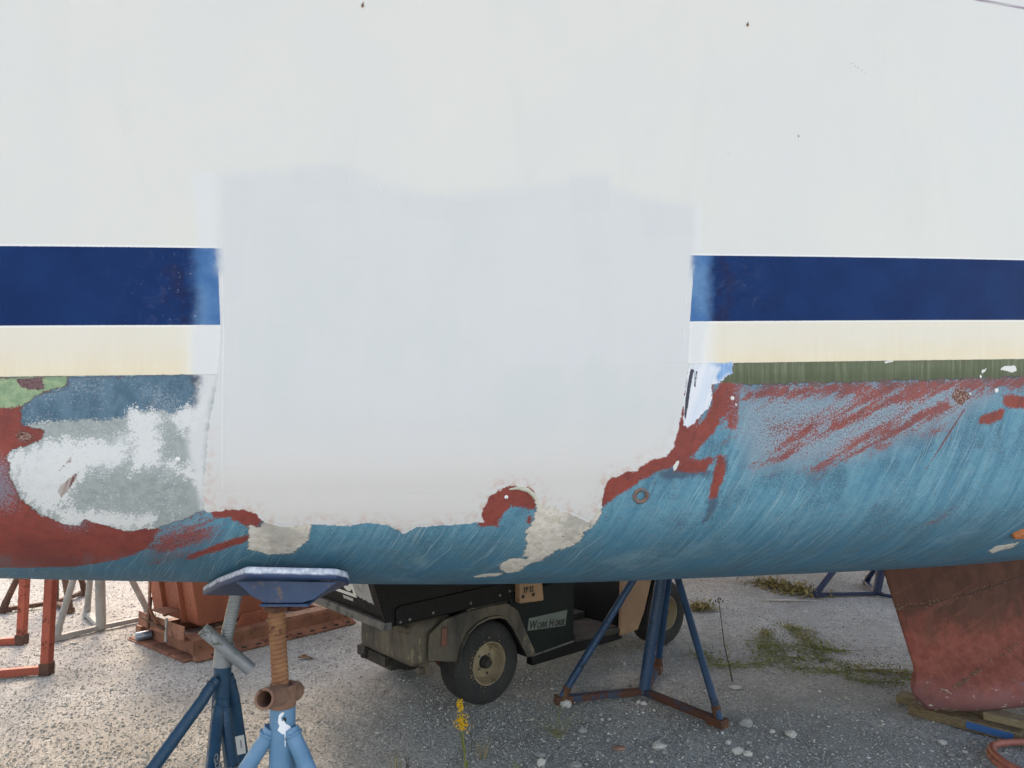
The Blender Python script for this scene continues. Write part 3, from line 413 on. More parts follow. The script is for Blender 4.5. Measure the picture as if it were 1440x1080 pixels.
    h = n.math('ADD', h, n.math('MULTIPLY', afh, n.math('SUBTRACT', 1, m_p))); h = n.math('SUBTRACT', h, n.math('MULTIPLY', m_sp, .35)); h = n.math('SUBTRACT', h, n.math('MULTIPLY', m_fi, .3)); h = n.math('ADD', h, n.math('MULTIPLY', m_p, .35)); h = n.math('ADD', h, n.math('MULTIPLY', m_ri, .8)); h = n.math('ADD', h, n.math('MULTIPLY', m_rd, -.25)); h = n.math('SUBTRACT', h, n.math('MULTIPLY', m_ck, 1.5))
    lip = n.ramp(n.math('ABSOLUTE', n.math('ADD', A('patch'), .006)), .004, .001); h = n.math('ADD', h, n.math('MULTIPLY', n.math('MULTIPLY', lip, n.math('SUBTRACT', 1, up)), n.ramp(big, .45, .6, 0, .5))); h = n.math('ADD', h, n.math('MULTIPLY', m_bl, n.math('MULTIPLY', mid, 2.0)))
    n.bump(h, .55, .002); return n.done(col, ro, 0)
boat = empty('sailboat', (ORG[0]+NX[0]*HB, ORG[1]+NX[1]*HB, 0), 'white sailboat with a blue stripe, pale primer patch and flaking blue and red bottom', 'sailboat')
bpy.context.view_layer.update(); BI = boat.matrix_world.inverted()
def onboat(o): o.parent = boat; o.matrix_parent_inverse = BI; return o
hull = onboat(link_mesh('hull', hull_me, hull_material(), None, 180))
def frame_pt(s, n, z): return V((ORG[0]+EX[0]*s+NX[0]*n, ORG[1]+EX[1]*s+NX[1]*n, z))
# deck, toe rail, transom (above and behind the picture, so the boat is a closed body)
b = MB(); pn = hull_xyz(sa, np.full(len(sa), -SHEER)); pf = hull_xyz(sa, np.full(len(sa), -SHEER), True); idx = list(range(0, len(sa), 12))+[len(sa)-1]
vsd = [tuple(pn[i]) for i in idx]+[tuple(pf[i]) for i in idx]; k = len(idx); b.add(vsd, [(i, i+1, k+i+1, k+i) for i in range(k-1)]); onboat(b.build('deck', M['deck'], None, 30))
for q in (pn, pf): onboat(MB().tube([tuple(q[i]+np.array([0, 0, .02])) for i in idx], .025, 8).build('toe_rail', M['timber'], None, 40))
tr = [tuple(p) for p in np.concatenate([Pn[-1], Pf[-1]], 0)[::6]]; onboat(MB().add([V(p) for p in tr], [tuple(range(len(tr)))]).build('transom', M['gelcoat'], None, None))
def cabin(s0, s1, nh, z0, h):
    b = MB(); P = [frame_pt(s0, HB-nh, z0), frame_pt(s1, HB-nh, z0), frame_pt(s1, HB+nh, z0), frame_pt(s0, HB+nh, z0)]; c = frame_pt((s0+s1)/2, HB, z0)
    return b.add(P+[c+(p-c)*.86+V((0, 0, h)) for p in P], [(3, 2, 1, 0), (4, 5, 6, 7), (0, 1, 5, 4), (1, 2, 6, 5), (2, 3, 7, 6), (3, 0, 4, 7)])
onboat(cabin(-2.2, 1.8, .75, 3.12, .42).build('cabin', M['gelcoat'], None, 30, .05, 3))
# keel: foil with a bulbous foot, red-brown paint
def on_plane(px, py, n0):
    r = ray(px, py); O = frame_pt(0, n0, 0); nn = V((NX[0], NX[1], 0)); p = V((0, 0, CAMH))+r*((O-V((0, 0, CAMH))).dot(nn)/r.dot(nn)); d = p-O; return d.x*EX[0]+d.y*EX[1], p.z
k0 = on_plane(1245, 800, HB-.02); k1 = on_plane(1302, 965, HB-.05); kb = .082
def keel_mesh():
    zs = np.concatenate([np.linspace(1.0, .34, 22)[:-1], np.linspace(.34, kb, 22)]); rows = []; m = 72; sl = (k1[0]-k0[0])/(k1[1]-k0[1])
    for z in zs:
        le = k0[0]+(z-k0[1])*sl; te = 4.25+(z-k0[1])*sl*.35; row = []
        u_ = (z-kb)/.17; nose = .055*max(0, 1-abs(u_-.55)/.6) if u_ < 1.4 else 0
        for j in range(m):
            a = 2*math.pi*j/m; xi = .5*(1-math.cos(a)); sd = 1 if a < math.pi else -1
            foil = 2.6*(.2969*math.sqrt(xi)-.126*xi-.3516*xi*xi+.2843*xi**3-.1036*xi**4)*2; s_ = le-nose*(1-xi)+xi*(te-le+nose)
            crease = .24+.30*min(1, max(0, (s_-le)/1.3)); x = min(1, max(0, (crease-(z-kb))/.20)); bulb = .115*x*x*(3-2*x)
            bl = min(1, max(0, (s_-le+.055)/.34)); bs = (1-(1-bl)**2.6)*(1-max(0, (xi-.55)/.45)**2); rnd = math.sqrt(max(0, 1-max(0, 1-(z-kb)/.10)**2)) if z-kb < .10 else 1
            row.append(frame_pt(s_, HB-sd*max((.066*foil), .16*x*x*(3-2*x)*bs*(1 if xi < .999 else 0)+.066*foil*(1-x*.5))*(.30+.70*rnd), z))
        rows.append(row)
    b = MB(); P = [p for r_ in rows for p in r_]; R = len(rows)
    F = [(i*m+j, i*m+(j+1) % m, (i+1)*m+(j+1) % m, (i+1)*m+j) for i in range(R-1) for j in range(m)]; F += [tuple((R-1)*m+j for j in range(m)), tuple(range(m-1, -1, -1))]; return b.add(P, F)
def keel_material():
    n = NT('keel_paint'); p = n.geo(); z = n.node('ShaderNodeSeparateXYZ'); n.put(z.inputs[0], p); z = z.outputs[2]
    big = n.noise(p, 3.5, 5, .65); mid = n.noise(p, 22, 5, .65); fine = n.noise(p, 90, 3, .6); vert = n.noise(n.scale(p, (7, 7, 3.2)), 1, 6, .72, .6)
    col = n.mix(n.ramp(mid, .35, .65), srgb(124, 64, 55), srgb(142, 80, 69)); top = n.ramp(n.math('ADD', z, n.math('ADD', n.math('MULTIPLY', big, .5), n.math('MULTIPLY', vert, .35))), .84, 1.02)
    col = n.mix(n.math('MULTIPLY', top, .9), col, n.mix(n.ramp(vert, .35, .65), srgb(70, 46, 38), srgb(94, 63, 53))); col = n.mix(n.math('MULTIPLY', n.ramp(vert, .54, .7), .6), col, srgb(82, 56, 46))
    low = n.ramp(n.math('ADD', z, n.math('MULTIPLY', big, .25)), .40, .24); col = n.mix(n.math('MULTIPLY', low, .75), col, n.mix(n.ramp(mid, .4, .6), srgb(140, 98, 98), srgb(122, 92, 100)))
    wc = n.math('MULTIPLY', n.ramp(n.noise(n.scale(p, (1, 1, 2.2)), 16, 5, .7), .62, .65), n.ramp(z, .30, .15)); col = n.mix(wc, col, srgb(200, 194, 186)); col = n.mix(n.math('MULTIPLY', n.ramp(n.noise(p, 26, 4, .7), .66, .7), n.ramp(z, .35, .2)), col, srgb(76, 100, 140))
    rt = n.node('ShaderNodeMapping'); n.put(rt.inputs[0], p); rt.inputs['Rotation'].default_value = (0, math.radians(28), 0); sc_ = n.noise(n.scale(rt.outputs[0], (2, 2, 26)), 1, 4, .65)
    col = n.mix(n.math('MULTIPLY', n.ramp(sc_, .58, .72), .20), col, srgb(172, 104, 88)); col = n.mix(n.math('MULTIPLY', n.ramp(n.noise(n.scale(p, (30, 30, 3)), 1, 5, .7), .60, .70), .5), col, srgb(62, 42, 36)); col = n.mix(n.math('MULTIPLY', n.ramp(n.noise(p, 60, 4, .75), .60, .66), .4), col, srgb(86, 56, 50))
    n.bump(n.math('SUBTRACT', n.math('MULTIPLY', fine, .5), wc), .5, .003); return n.done(col, .8, 0, .3)
keel = onboat(keel_mesh().build('keel', keel_material(), None, 180))
# barnacle lines clinging to the keel
from mathutils.bvhtree import BVHTree
KT = BVHTree.FromPolygons([v.co for v in keel.data.vertices], [p.vertices[:] for p in keel.data.polygons]); b = MB()
def keel_line(pts, cnt, spread, rr, seed):
    q = random.Random(seed); ctr = [q.random() for _ in range(9)]
    for i in range(cnt):
        u = min(.999, max(0, (q.choice(ctr)+q.gauss(0, .035)) if q.random() < .75 else q.random()))*(len(pts)-1); i0 = int(u); f_ = u-i0; x = pts[i0][0]*(1-f_)+pts[i0+1][0]*f_; y = pts[i0][1]*(1-f_)+pts[i0+1][1]*f_
        hit = KT.ray_cast(V((0, 0, CAMH)), ray(x+q.gauss(0, 3), y+q.gauss(0, spread)))[0]
        if hit is not None: b.blob(hit, q.uniform(*rr), .35, 1, seed=i)
keel_line([(1258, 854), (1300, 850), (1340, 840), (1380, 830), (1440, 808), (1500, 792)], 130, 2.4, (.0015, .0045), 3)
keel_line([(1340, 970), (1365, 950), (1400, 925), (1440, 900)], 120, 2.2, (.0015, .005), 4); keel_line([(1312, 996), (1345, 1000)], 50, 3, (.002, .006), 5); keel_line([(1300, 970), (1310, 985)], 14, 5, (.002, .005), 6)
sm_ = [KT.ray_cast(V((0, 0, CAMH)), ray(x, y))[0] for x, y in ((1256, 855), (1275, 853.5), (1300, 851), (1322, 846), (1345, 839), (1372, 833), (1400, 823), (1425, 814), (1452, 806))]
onboat(MB().tube([p for p in sm_ if p is not None], .0016, 6).build('seam_crack', M['dark'], None, 60))
o = onboat(b.build('barnacles', paint('barnacle_shell', srgb(138, 122, 102), srgb(84, 66, 54), .8, sc=60), None, None)); o['kind'] = 'stuff'
# fittings on the side
def hull_frame(px, py):
    s, t = st(px, py); q = hull_xyz(np.array([s, s+.01, s]), np.array([t, t, t+.01])); p = V(q[0]); a = (V(q[1])-p).normalized(); d = (V(q[2])-p).normalized(); nn = d.cross(a).normalized()
    if nn.dot(V((0, 0, CAMH))-p) < 0: nn = -nn
    return p, a, d, nn
p, a, d, nn = hull_frame(901, 697)
o = onboat(MB().lathe([(.024, -.002), (.0245, .003), (.021, .006), (.0165, .005), (.0125, .003), (.0118, -.002), (.0118, -.03)], p, nn, 40).build('through_hull', M['bronze'], None, 50))
c_ = MB().lathe([(.0117, .0), (.0112, -.012), (.0105, -.02)], p, nn, 28).build('bore', M['bore'], o, 60)
c_.matrix_parent_inverse = BI
for px, py, r in ((250, 646, .006), (1030, 560, .0055), (712, 699, .005), (1035, 569, .003)):
    p, a, d, nn = hull_frame(px, py); onboat(MB().lathe([(r*1.15, -.001), (r, .0015), (r*.5, .0025), (.0002, .003)], p, nn, 18).build('filler_plug', M['plug'], None, 60))
# raised bead of filler above the keel hole, and orange fairing at the right
bd = [hull_frame(*q) for q in ((716, 688), (728, 686), (742, 689), (750, 696), (754, 705))]
onboat(MB().tube([p+nn*.001 for p, a, d, nn in bd], [.002, .005, .0065, .006, .002], 10).build('filler_bead', paint('cream_filler', srgb(198, 194, 176), srgb(176, 172, 154), .7, sc=30), None, 60))
p, a, d, nn = hull_frame(1441, 746)
MBf = MB().prism([(-.045, .012), (-.02, -.008), (.13, -.075), (.16, .0), (.16, .03), (-.038, .028)], p+nn*.016, a, d, .03); M_ = MBf.build('fairing_block', M['raw_orange'], None, 30, .004); onboat(M_)

# ================================================================== GROUND
#GROUND_START
gx = axis((-300, -30, 30), (-30, -6, 2), (-6, 5, .022), (5, 30, 2), (30, 300, 30)); gy = axis((-60, 0, 6), (0, 2.9, .3), (2.9, 7.6, .022), (7.6, 30, 1.5), (30, 330, 30))
GX, GY = np.meshgrid(gx, gy, indexing='ij')
near = ((GX > -6) & (GX < 5) & (GY > 2.9) & (GY < 7.6)).astype(float)
def gheight(X, Y): return .012*(vnoise(X+40, Y+40, .7, 1)-.5)+.008*(vnoise(X+40, Y+40, .22, 2)-.5)
GZ = gheight(GX, GY)*near+near*(.007*(vnoise(GX+50, GY+50, .045, 3)-.5)+.003*(rng.random(GX.shape)-.5))-.004
def ground_material():
    n = NT('crushed_stone'); p = n.geo(); v1 = n.voro(p, 150, out='Color'); v2 = n.voro(p, 75, out='Color'); big = n.noise(p, .9, 4, .6); mid = n.noise(p, 5, 4, .6); fine = n.noise(p, 120, 4, .7)
    s1 = n.node('ShaderNodeSeparateXYZ'); n.put(s1.inputs[0], v1); s2 = n.node('ShaderNodeSeparateXYZ'); n.put(s2.inputs[0], v2); k = n.math('ADD', n.math('MULTIPLY', s1.outputs[0], .6), n.math('MULTIPLY', s2.outputs[1], .4))
    col = n.mix(n.ramp(k, .2, .85, smooth=False), srgb(138, 139, 137), srgb(192, 192, 188)); col = n.mix(n.math('MULTIPLY', n.ramp(s1.outputs[1], .86, .9), .6), col, srgb(186, 184, 180)); col = n.mix(n.math('MULTIPLY', n.ramp(s2.outputs[0], .9, .94), .5), col, srgb(96, 90, 86))
    col = n.mix(n.math('MULTIPLY', n.ramp(n.noise(p, 2.2, 5, .7), .5, .68), .35), col, srgb(124, 124, 121)); dust = n.ramp(n.math('ADD', n.math('MULTIPLY', big, .6), n.math('MULTIPLY', mid, .4)), .45, .60); col = n.mix(n.math('MULTIPLY', dust, .75), col, n.mix(n.ramp(fine, .3, .7), srgb(138, 138, 135), srgb(156, 155, 150)))
    h = n.math('ADD', n.math('MULTIPLY', n.voro(p, 150), -.8), n.math('ADD', n.math('MULTIPLY', n.voro(p, 75), -.7), n.math('MULTIPLY', fine, .4))); n.bump(n.math('MULTIPLY', h, n.math('SUBTRACT', 1, n.math('MULTIPLY', dust, .6))), .55, .008); return n.done(col, .92, 0, .2)
g = link_mesh('gravel_ground', grid_mesh('gravel_ground', np.stack([GX, GY, GZ], -1)), ground_material(), None, 180); tag(g, 'grey crushed stone yard surface under the boats', 'ground', kind='structure')
#GROUND_END

# loose stones lying on the sheet: many small ones as one mass
bm = bmesh.new(); bmesh.ops.create_icosphere(bm, subdivisions=1, radius=1); IV = np.array([v.co[:] for v in bm.verts]); IF = np.array([[v.index for v in f_.verts] for f_ in bm.faces]); bm.free()
def scatter(name, N, rmin, rmax, dens_seed, thr, mat, label):
    y = 1/(1/2.95+(1/8.2-1/2.95)*rng.random(N*3)); x = rng.uniform(-5.6, 4.9, N*3); keep = (np.abs(x) < .82*y+.25)
    dn = .6*vnoise(x+60, y+60, .5, dens_seed)+.4*vnoise(x+60, y+60, .13, dens_seed+1); keep &= dn+.25*rng.random(N*3) > thr; x, y = x[keep][:N], y[keep][:N]; N = len(x)
    r = rmin*(rmax/rmin)**(rng.random(N)**2.6); z = gheight(x, y)-.002
    J = IV[None]*(1+rng.uniform(-.28, .28, (N, 12, 1))); sc = np.stack([rng.uniform(.7, 1.35, N), rng.uniform(.6, 1.0, N), rng.uniform(.45, .8, N)], -1)*r[:, None]; J = J*sc[:, None, :]
    a = rng.uniform(0, 6.283, N); ca, sa_ = np.cos(a)[:, None], np.sin(a)[:, None]; X = J[..., 0]*ca-J[..., 1]*sa_+x[:, None]; Y = J[..., 0]*sa_+J[..., 1]*ca+y[:, None]; Z = J[..., 2]+(z+r*.22)[:, None]
    me = bpy.data.meshes.new(name); np_mesh(me, np.stack([X, Y, Z], -1).reshape(-1, 3), (IF[None]+12*np.arange(N)[:, None, None]).reshape(-1, 3)); o = link_mesh(name, me, mat); return tag(o, label, kind='stuff')
def stone_material(name, lo, hi, pale, pf):
    n = NT(name); r = n.geo('Random Per Island'); q = n.math('FRACT', n.math('MULTIPLY', r, 37.7)); col = n.mix(r, lo, hi); col = n.mix(n.ramp(q, pf, pf+.02), col, pale); col = n.mix(n.math('MULTIPLY', n.ramp(n.noise(n.geo(), 180, 3, .6), .4, .65), .35), col, srgb(120, 116, 108)); return n.done(col, .92, 0, .2)
GRAV = stone_material('gravel_stone', srgb(142, 142, 139), srgb(190, 189, 185), srgb(212, 210, 206), .93)
scatter('gravel', 60000, .0028, .0078, 21, .38, GRAV, 'loose grey crushed stone scattered over the yard')
scatter('pebbles', 1000, .006, .014, 31, .52, stone_material('pale_pebble', srgb(148, 147, 144), srgb(190, 189, 184), srgb(214, 212, 208), .76), 'larger pale stone chips lying among the gravel')

# ================================================================== UNSEEN NEIGHBOURING BOAT added on the stands behind, sized to shade the cart
def unseen_boat(cx, cy, yaw, L, B, zb, zs, label):
    root = empty('sailboat', (cx, cy, 0), label, 'sailboat'); R = Matrix.Translation((cx, cy, 0)) @ Matrix.Rotation(yaw, 4, 'Z'); prof = [(1.04, 1), (1.0, .62), (.97, .34), (.86, .18), (.6, .07), (.3, .02), (0, 0)]
    prof = prof+[(-a_, b_) for a_, b_ in prof[-2::-1]]; st_ = np.linspace(-1, 1, 25); P = []
    for u in st_:
        hb = B*max(.04, 1-abs((u+.15)/1.15)**2.6) if u > -.15 else B*(1-.45*abs((u+.15)/.85)**2); rk = zb+.35*abs(u)**2.5; P += [R @ V((u*L/2, a_*hb, rk+(zs-rk)*b_)) for a_, b_ in prof]
    m = len(prof); b = MB().add(P, [(i*m+j, i*m+j+1, (i+1)*m+j+1, (i+1)*m+j) for i in range(24) for j in range(m-1)]+[tuple(range(m))]); n = NT('other_hull_paint'); z = n.node('ShaderNodeSeparateXYZ'); n.put(z.inputs[0], n.geo())
    mt = n.done(n.mix(n.ramp(z.outputs[2], 1.58, 1.6), srgb(110, 50, 44), srgb(216, 217, 214)), .4); kids = [b.build('hull', mt, None, 40)]
    kids.append(MB().add([P[i*m] for i in range(25)]+[P[i*m+m-1] for i in range(25)], [(i, i+1, 26+i, 25+i) for i in range(24)]).build('deck', M['deck'], None, 30))
    kids.append(MB(R).prism([(-L*.2, .0), (L*.22, 0), (L*.16, .45), (-L*.2, .4)], (0, .6, zs-.02), (1, 0, 0), (0, 0, 1), 1.2).build('cabin', M['gelcoat'], None, 30, .04))
    kids.append(MB(R).prism([(-.9, .3), (1.1, .3), (1.3, zb+.1), (-.9, zb+.1)], (0, .08, 0), (1, 0, 0), (0, 0, 1), .16).build('keel', M['bottom_red'], None, 30, .03))
    bpy.context.view_layer.update()
    for k_ in kids: k_.parent = root; k_.matrix_parent_inverse = root.matrix_world.inverted()
    return root
unseen_boat(2.7, 8.15, math.radians(3), 11.0, 1.75, .95, 3.5, 'unseen white sailboat with red bottom paint, added behind the utility cart to shade the yard')

# ================================================================== BOAT STANDS
def rod_mesh(a, b, r, pitch, depth=.0022, n=20):                   # threaded rod with a real helix
    a, b = V(a), V(b); d = (b-a); Ln = d.length; d.normalize(); t = d.orthogonal().normalized(); u = d.cross(t); per = 6; K = int(Ln/pitch*per); pr = [0, -.3, -1, -1, -.3, 0]; P = []
    for k in range(K+1):
        for j in range(n):
            an = 2*math.pi*j/n; z = min(Ln, max(0, (k/per)*pitch+pitch*(j/n)-pitch*.5)); rr = r+depth*pr[k % per]; P.append(a+d*z+(t*math.cos(an)+u*math.sin(an))*rr)
    F = [(i*n+j, i*n+(j+1), (i+1)*n+(j+1), (i+1)*n+j) for i in range(K) for j in range(n-1)]
    F += [(i*n+n-1, (i+per)*n, (i+per+1)*n, (i+1)*n+n-1) for i in range(K-per)]
    return MB().add(P, F).tube([a-d*.002, b], r-depth*1.05, n)
class Group:                                                       # a thing: an Empty at its foot, parts parented under it
    def __init__(self, name, loc, label, cat, group=None):
        self.e = empty(name, loc, label, cat, group); bpy.context.view_layer.update(); self.inv = self.e.matrix_world.inverted()
    def add(self, o, parent=None): o.parent = parent or self.e; o.matrix_parent_inverse = self.inv; return o
def yard_stand(C, feet, tops, rp, rl, mats, label, up_to, group='boat stands on the gravel', foot='rust', pole_top=None):
    """tripod stand with ground bars: pole at C, feet joined to it by bars, legs rising to the pole head"""
    C = V(C); C.z = .02; G = Group('boat_stand', (C.x, C.y, 0), label, 'boat stand', group); head = V(pole_top)
    G.add(MB().tube([C, head], rp, 16).build('pole', M[mats[0]], None, 50))
    for f_, tp in zip(feet, tops):
        f_ = V(f_); f_.z = .03; tp = V(tp); G.add(MB().tube([f_, tp], rl, 14).build('leg', M[mats[0]], None, 50)); d = (C-f_); bar0 = f_.copy(); bar0.z = .028
        cb = V((C.x, C.y, .028)); G.add(MB().beam(bar0, cb, .045, .034).build('base_bar', M[mats[1]], None, 30, .003))
        fo = G.add(MB().tube([f_-V((0, 0, .028)), f_+(tp-f_).normalized()*.075], rl*1.16, 14).beam(bar0-d.normalized()*.03-V((0, 0, .003)), bar0+d.normalized()*.07-V((0, 0, .003)), .056, .042).build('foot', M[foot], None, 40))
    G.add(rod_mesh(head-V((0, 0, .02)), V((head.x, head.y, up_to)), rp*.8, .012).build('threaded_rod', M['galv'], None, 60)); ax = V((.8, .6, 0)); hp = head+V((0, 0, .01))
    G.add(MB().tube([hp-ax*.10, hp+ax*.10], .013, 12).lathe([(rp*.8, -.02), (rp*1.3, -.02), (rp*1.3, .025), (rp*.8, .025)], hp, (0, 0, 1), 20).build('handle_nut', M['galv'], None, 50))
    G.add(MB().box((head.x, head.y, up_to+.02), (.30, .24, .04)).build('pad', M[mats[0]], None, 30, .006)); return G
# far-side stand in the middle of the picture
yard_stand(gnd(905, 979), [gnd(788, 990), gnd(1013, 1023), gnd(925, 944)], [at(917, 772, 4.13), at(941, 772, 4.12), at(946, 772, 4.18)], .034, .021, ('blue_mid', 'rust_bar'), 'blue tripod boat stand with rusty feet in front of the cart front wheel', .92, pole_top=at(937, 765, 4.15))
c_ = gnd(1232, 838); yard_stand(c_, [gnd(1147, 840), c_+V((.26, -.45, 0)), c_+V((.16, .5, 0))], [at(1196, 772, 6.6), at(1246, 772, 6.56), at(1250, 772, 6.64)], .040, .026, ('blue_navy', 'blue_navy'), 'dark navy boat stand in the distance just left of the keel', .82, foot='blue_navy', pole_top=at(1246, 768, 6.6))
yard_stand(gnd(75, 852), [gnd(3, 862), gnd(98, 862), gnd(120, 836)], [at(60, 740, 6.15), at(80, 740, 6.16), at(88, 740, 6.25)], .042, .026, ('brown_steel', 'brown_steel'), 'brown rusty boat stand farthest back at the left', .98, foot='brown_steel', pole_top=at(76, 735, 6.2))
yard_stand(gnd(142, 887), [gnd(78, 902), gnd(212, 872), gnd(122, 867)], [at(126, 740, 5.36), at(146, 740, 5.46), at(133, 740, 5.5)], .036, .024, ('galv_pale', 'galv_pale'), 'pale grey weathered boat stand left of the orange hopper', .98, foot='galv_pale', pole_top=at(139, 735, 5.42))
# red steel frame at the left edge: two posts on ground rails
p1, p2 = gnd(30, 906), gnd(65, 948); G = Group('steel_cradle', (p2.x, p2.y, 0), 'orange red square steel cradle with two posts and ground rails at the left edge', 'cradle'); d1 = V((-.95, -.30, 0))
for q, top in ((p1, .98), (p2, .98)):
    if q is p1:
        G.add(MB().beam(q+V((0, 0, .01)), q+V((0, 0, .60)), .052, .052, (0, 1, 0)).build('post', M['orange_post'], None, 30, .004)); G.add(MB().beam(q+V((0, 0, .602)), q+V((0, 0, top)), .050, .050, (0, 1, 0)).build('post_top', paint('teal_overpaint', srgb(54, 110, 130), srgb(70, 128, 146), .6, sc=9, wear=srgb(150, 80, 62), wear_at=.66), None, 30, .004))
    else: G.add(MB().beam(q+V((0, 0, .01)), q+V((0, 0, top)), .054, .054, (0, 1, 0)).build('post', M['orange_post'], None, 30, .004))
    G.add(MB().beam(q+V((-.02, -.006, .03)), q+d1*1.1+V((0, 0, .03)), .048, .048).build('ground_rail', M['orange_post'], None, 30, .004)); G.add(MB().beam(q+V((0, 0, -.002)), q+V((0, 0, .072)), .066, .066, (0, 1, 0)).build('corner_socket', M['brown_steel'], None, 30, .004))
G.add(MB().beam(p1+d1*1.1+V((0, 0, .03)), p2+d1*1.1+V((0, 0, .03)), .046, .046).build('cross_rail', M['orange_post'], None, 30)); G.add(MB().beam(p1+V((0, 0, 1.0)), p2+V((0, 0, 1.0)), .07, .05).build('top_beam', M['orange_post'], None, 30))
# ---- near stand with the blue pad, rusty rod and light blue legs
s_c, t_c = -.62, .79; q = hull_xyz(np.array([s_c, s_c+.01, s_c]), np.array([t_c, t_c, t_c+.01])); hp0 = V(q[0]); ha = (V(q[1])-hp0).normalized(); hd = (V(q[2])-hp0).normalized(); hn = hd.cross(ha).normalized(); hn = -hn if hn.z > 0 else hn
def on_pad(px, py, off):
    r = ray(px, py); O = hp0+hn*off; return V((0, 0, CAMH))+r*((O-V((0, 0, CAMH))).dot(hn)/r.dot(hn))
pc = [on_pad(x, y, .004) for x, y in ((346, 796), (474, 799), (489, 803), (491, 808), (456, 826), (286, 823), (306, 811))]
TH = .030; fp = gnd(398, 1000); YR = on_pad(400, 818, .036).y+.05; rodb = at(396, 972, YR); rodt = at(388, 848, YR); stand0 = V((rodb.x, rodb.y, 0))
G1 = Group('boat_stand', stand0, 'light blue boat stand with rusty threaded rod and wide blue pad', 'boat stand', 'boat stands on the gravel')
b = MB(); n_ = len(pc); P = pc+[p+hn*TH for p in pc]; b.add(P, [tuple(range(n_)), tuple(range(2*n_-1, n_-1, -1))]+[(i, (i+1) % n_, n_+(i+1) % n_, n_+i) for i in range(n_)])
n = NT('pad_paint'); gq = n.geo(); nzz = n.noise(gq, 18, 5, .7); fz = n.noise(gq, 70, 3, .6); dd = n.node('ShaderNodeVectorMath', operation='DOT_PRODUCT'); n.put(dd.inputs[0], gq); dd.inputs[1].default_value = tuple(hn); top0 = (hp0+hn*.004).dot(hn)
wf = n.ramp(n.math('ADD', n.math('SUBTRACT', dd.outputs['Value'], top0), n.math('MULTIPLY', n.math('SUBTRACT', nzz, .5), .012)), .021, .014); colp = n.mix(n.ramp(nzz, .35, .65), srgb(24, 48, 80), srgb(34, 60, 94)); wcol = n.mix(n.ramp(fz, .35, .6), srgb(206, 210, 216), srgb(160, 168, 182)); wcol = n.mix(n.ramp(nzz, .62, .66), wcol, srgb(118, 74, 66))
colp = n.mix(wf, colp, wcol); colp = n.mix(n.ramp(n.noise(gq, 34, 5, .75), .68, .71), colp, srgb(190, 192, 196)); n.bump(n.math('MULTIPLY', fz, .5), .4, .003); pad_mat = n.done(colp, .5, 0)
G1.add(b.build('pad', pad_mat, None, 30, .008, 3))
# steel bracket below the pad: gusset plate facing us, with a second plate behind and a bottom lip
YB = on_pad(400, 818, TH+.006).y
def gus(Y, th): return [at(x, y, Y) for x, y in ((328, 816), (474, 819), (442, 843), (424, 848), (372, 848), (356, 840))]
brk = paint('bracket_paint', srgb(30, 56, 86), srgb(42, 68, 98), .5, sc=9, wear=srgb(96, 84, 84), wear_at=.60)
for Y in (YB, YB+.10):
    b = MB(); A_ = gus(Y, 0); B_ = [p+V((0, .007, 0)) for p in A_]; n_ = 6; b.add(A_+B_, [tuple(range(n_)), tuple(range(2*n_-1, n_-1, -1))]+[(i, (i+1) % n_, n_+(i+1) % n_, n_+i) for i in range(n_)]); G1.add(b.build('bracket', brk, None, 30, .0015))
q0, q1 = at(366, 849, YB), at(434, 849, YB); G1.add(MB().box(((q0.x+q1.x)/2, YB+.052, q0.z-.004), ((q1.x-q0.x), .115, .007)).build('bracket_plate', brk, None, 30, .0015))
G1.add(rod_mesh(rodb-V((0, 0, .03)), rodt, .0235, .0125, .003).build('threaded_rod', M['rust_rod'], None, 60)); G1.add(MB().lathe([(.026, -.008), (.036, -.008), (.036, .008), (.026, .008)], rodt+V((0, 0, -.012)), (0, 0, 1), 6).build('lock_nut', M['rust'], None, 20, .002))
ax = V((.42, -.9, .02)).normalized(); hc = rodb+V((.003, 0, -.006)); hl = at(378, 977, YR-.08); hr_ = at(413, 972, YR+.06)
G1.add(MB().pipe(hc+(hl-hc)*1.05+V((0, -.03, 0)), hr_+(hr_-hc)*.15, .027, .02, 22).build('handle_pipe', M['rust_pale'], None, 50, .001)); G1.add(MB().lathe([(.024, -.034), (.036, -.034), (.036, .026), (.024, .026)], hc, (0, 0, 1), 24, True).build('handle_collar', M['rust_pale'], None, 40, .003))
pb = at(399, 1078, YR); pb = V((pb.x, pb.y, .34)); pt = rodb+V((.004, 0, -.035)); G1.add(MB().pipe(pt, pb, .034, .026, 24).build('pole', M['blue_light'], None, 50, .002))
def weld(G, p, axis, r, mat, tr=.004):
    b = MB(); ax = V(axis).normalized(); t = ax.orthogonal().normalized(); u = ax.cross(t); q_ = random.Random(int(p.x*1e4))
    loop = [V(p)+(t*math.cos(a)+u*math.sin(a))*r*q_.uniform(.98, 1.04)+ax*q_.uniform(-.002, .002) for a in np.linspace(0, 2*math.pi, 25)]
    return G.add(b.tube(loop, [tr*q_.uniform(.7, 1.3) for _ in loop], 7, False).build('weld_bead', mat, None, 60))
def bent_leg(G, pts, r, mat, name='leg', n=16):
    weld(G, V(pts[0]).lerp(V(pts[1]), .5), V(pts[1])-V(pts[0]), (r[0] if isinstance(r, list) else r)*1.02, mat); return G.add(MB().tube(pts, r, n).build(name, mat, None, 60))
pz = lambda z: pt+(pb-pt)*((pt.z-z)/(pt.z-pb.z))
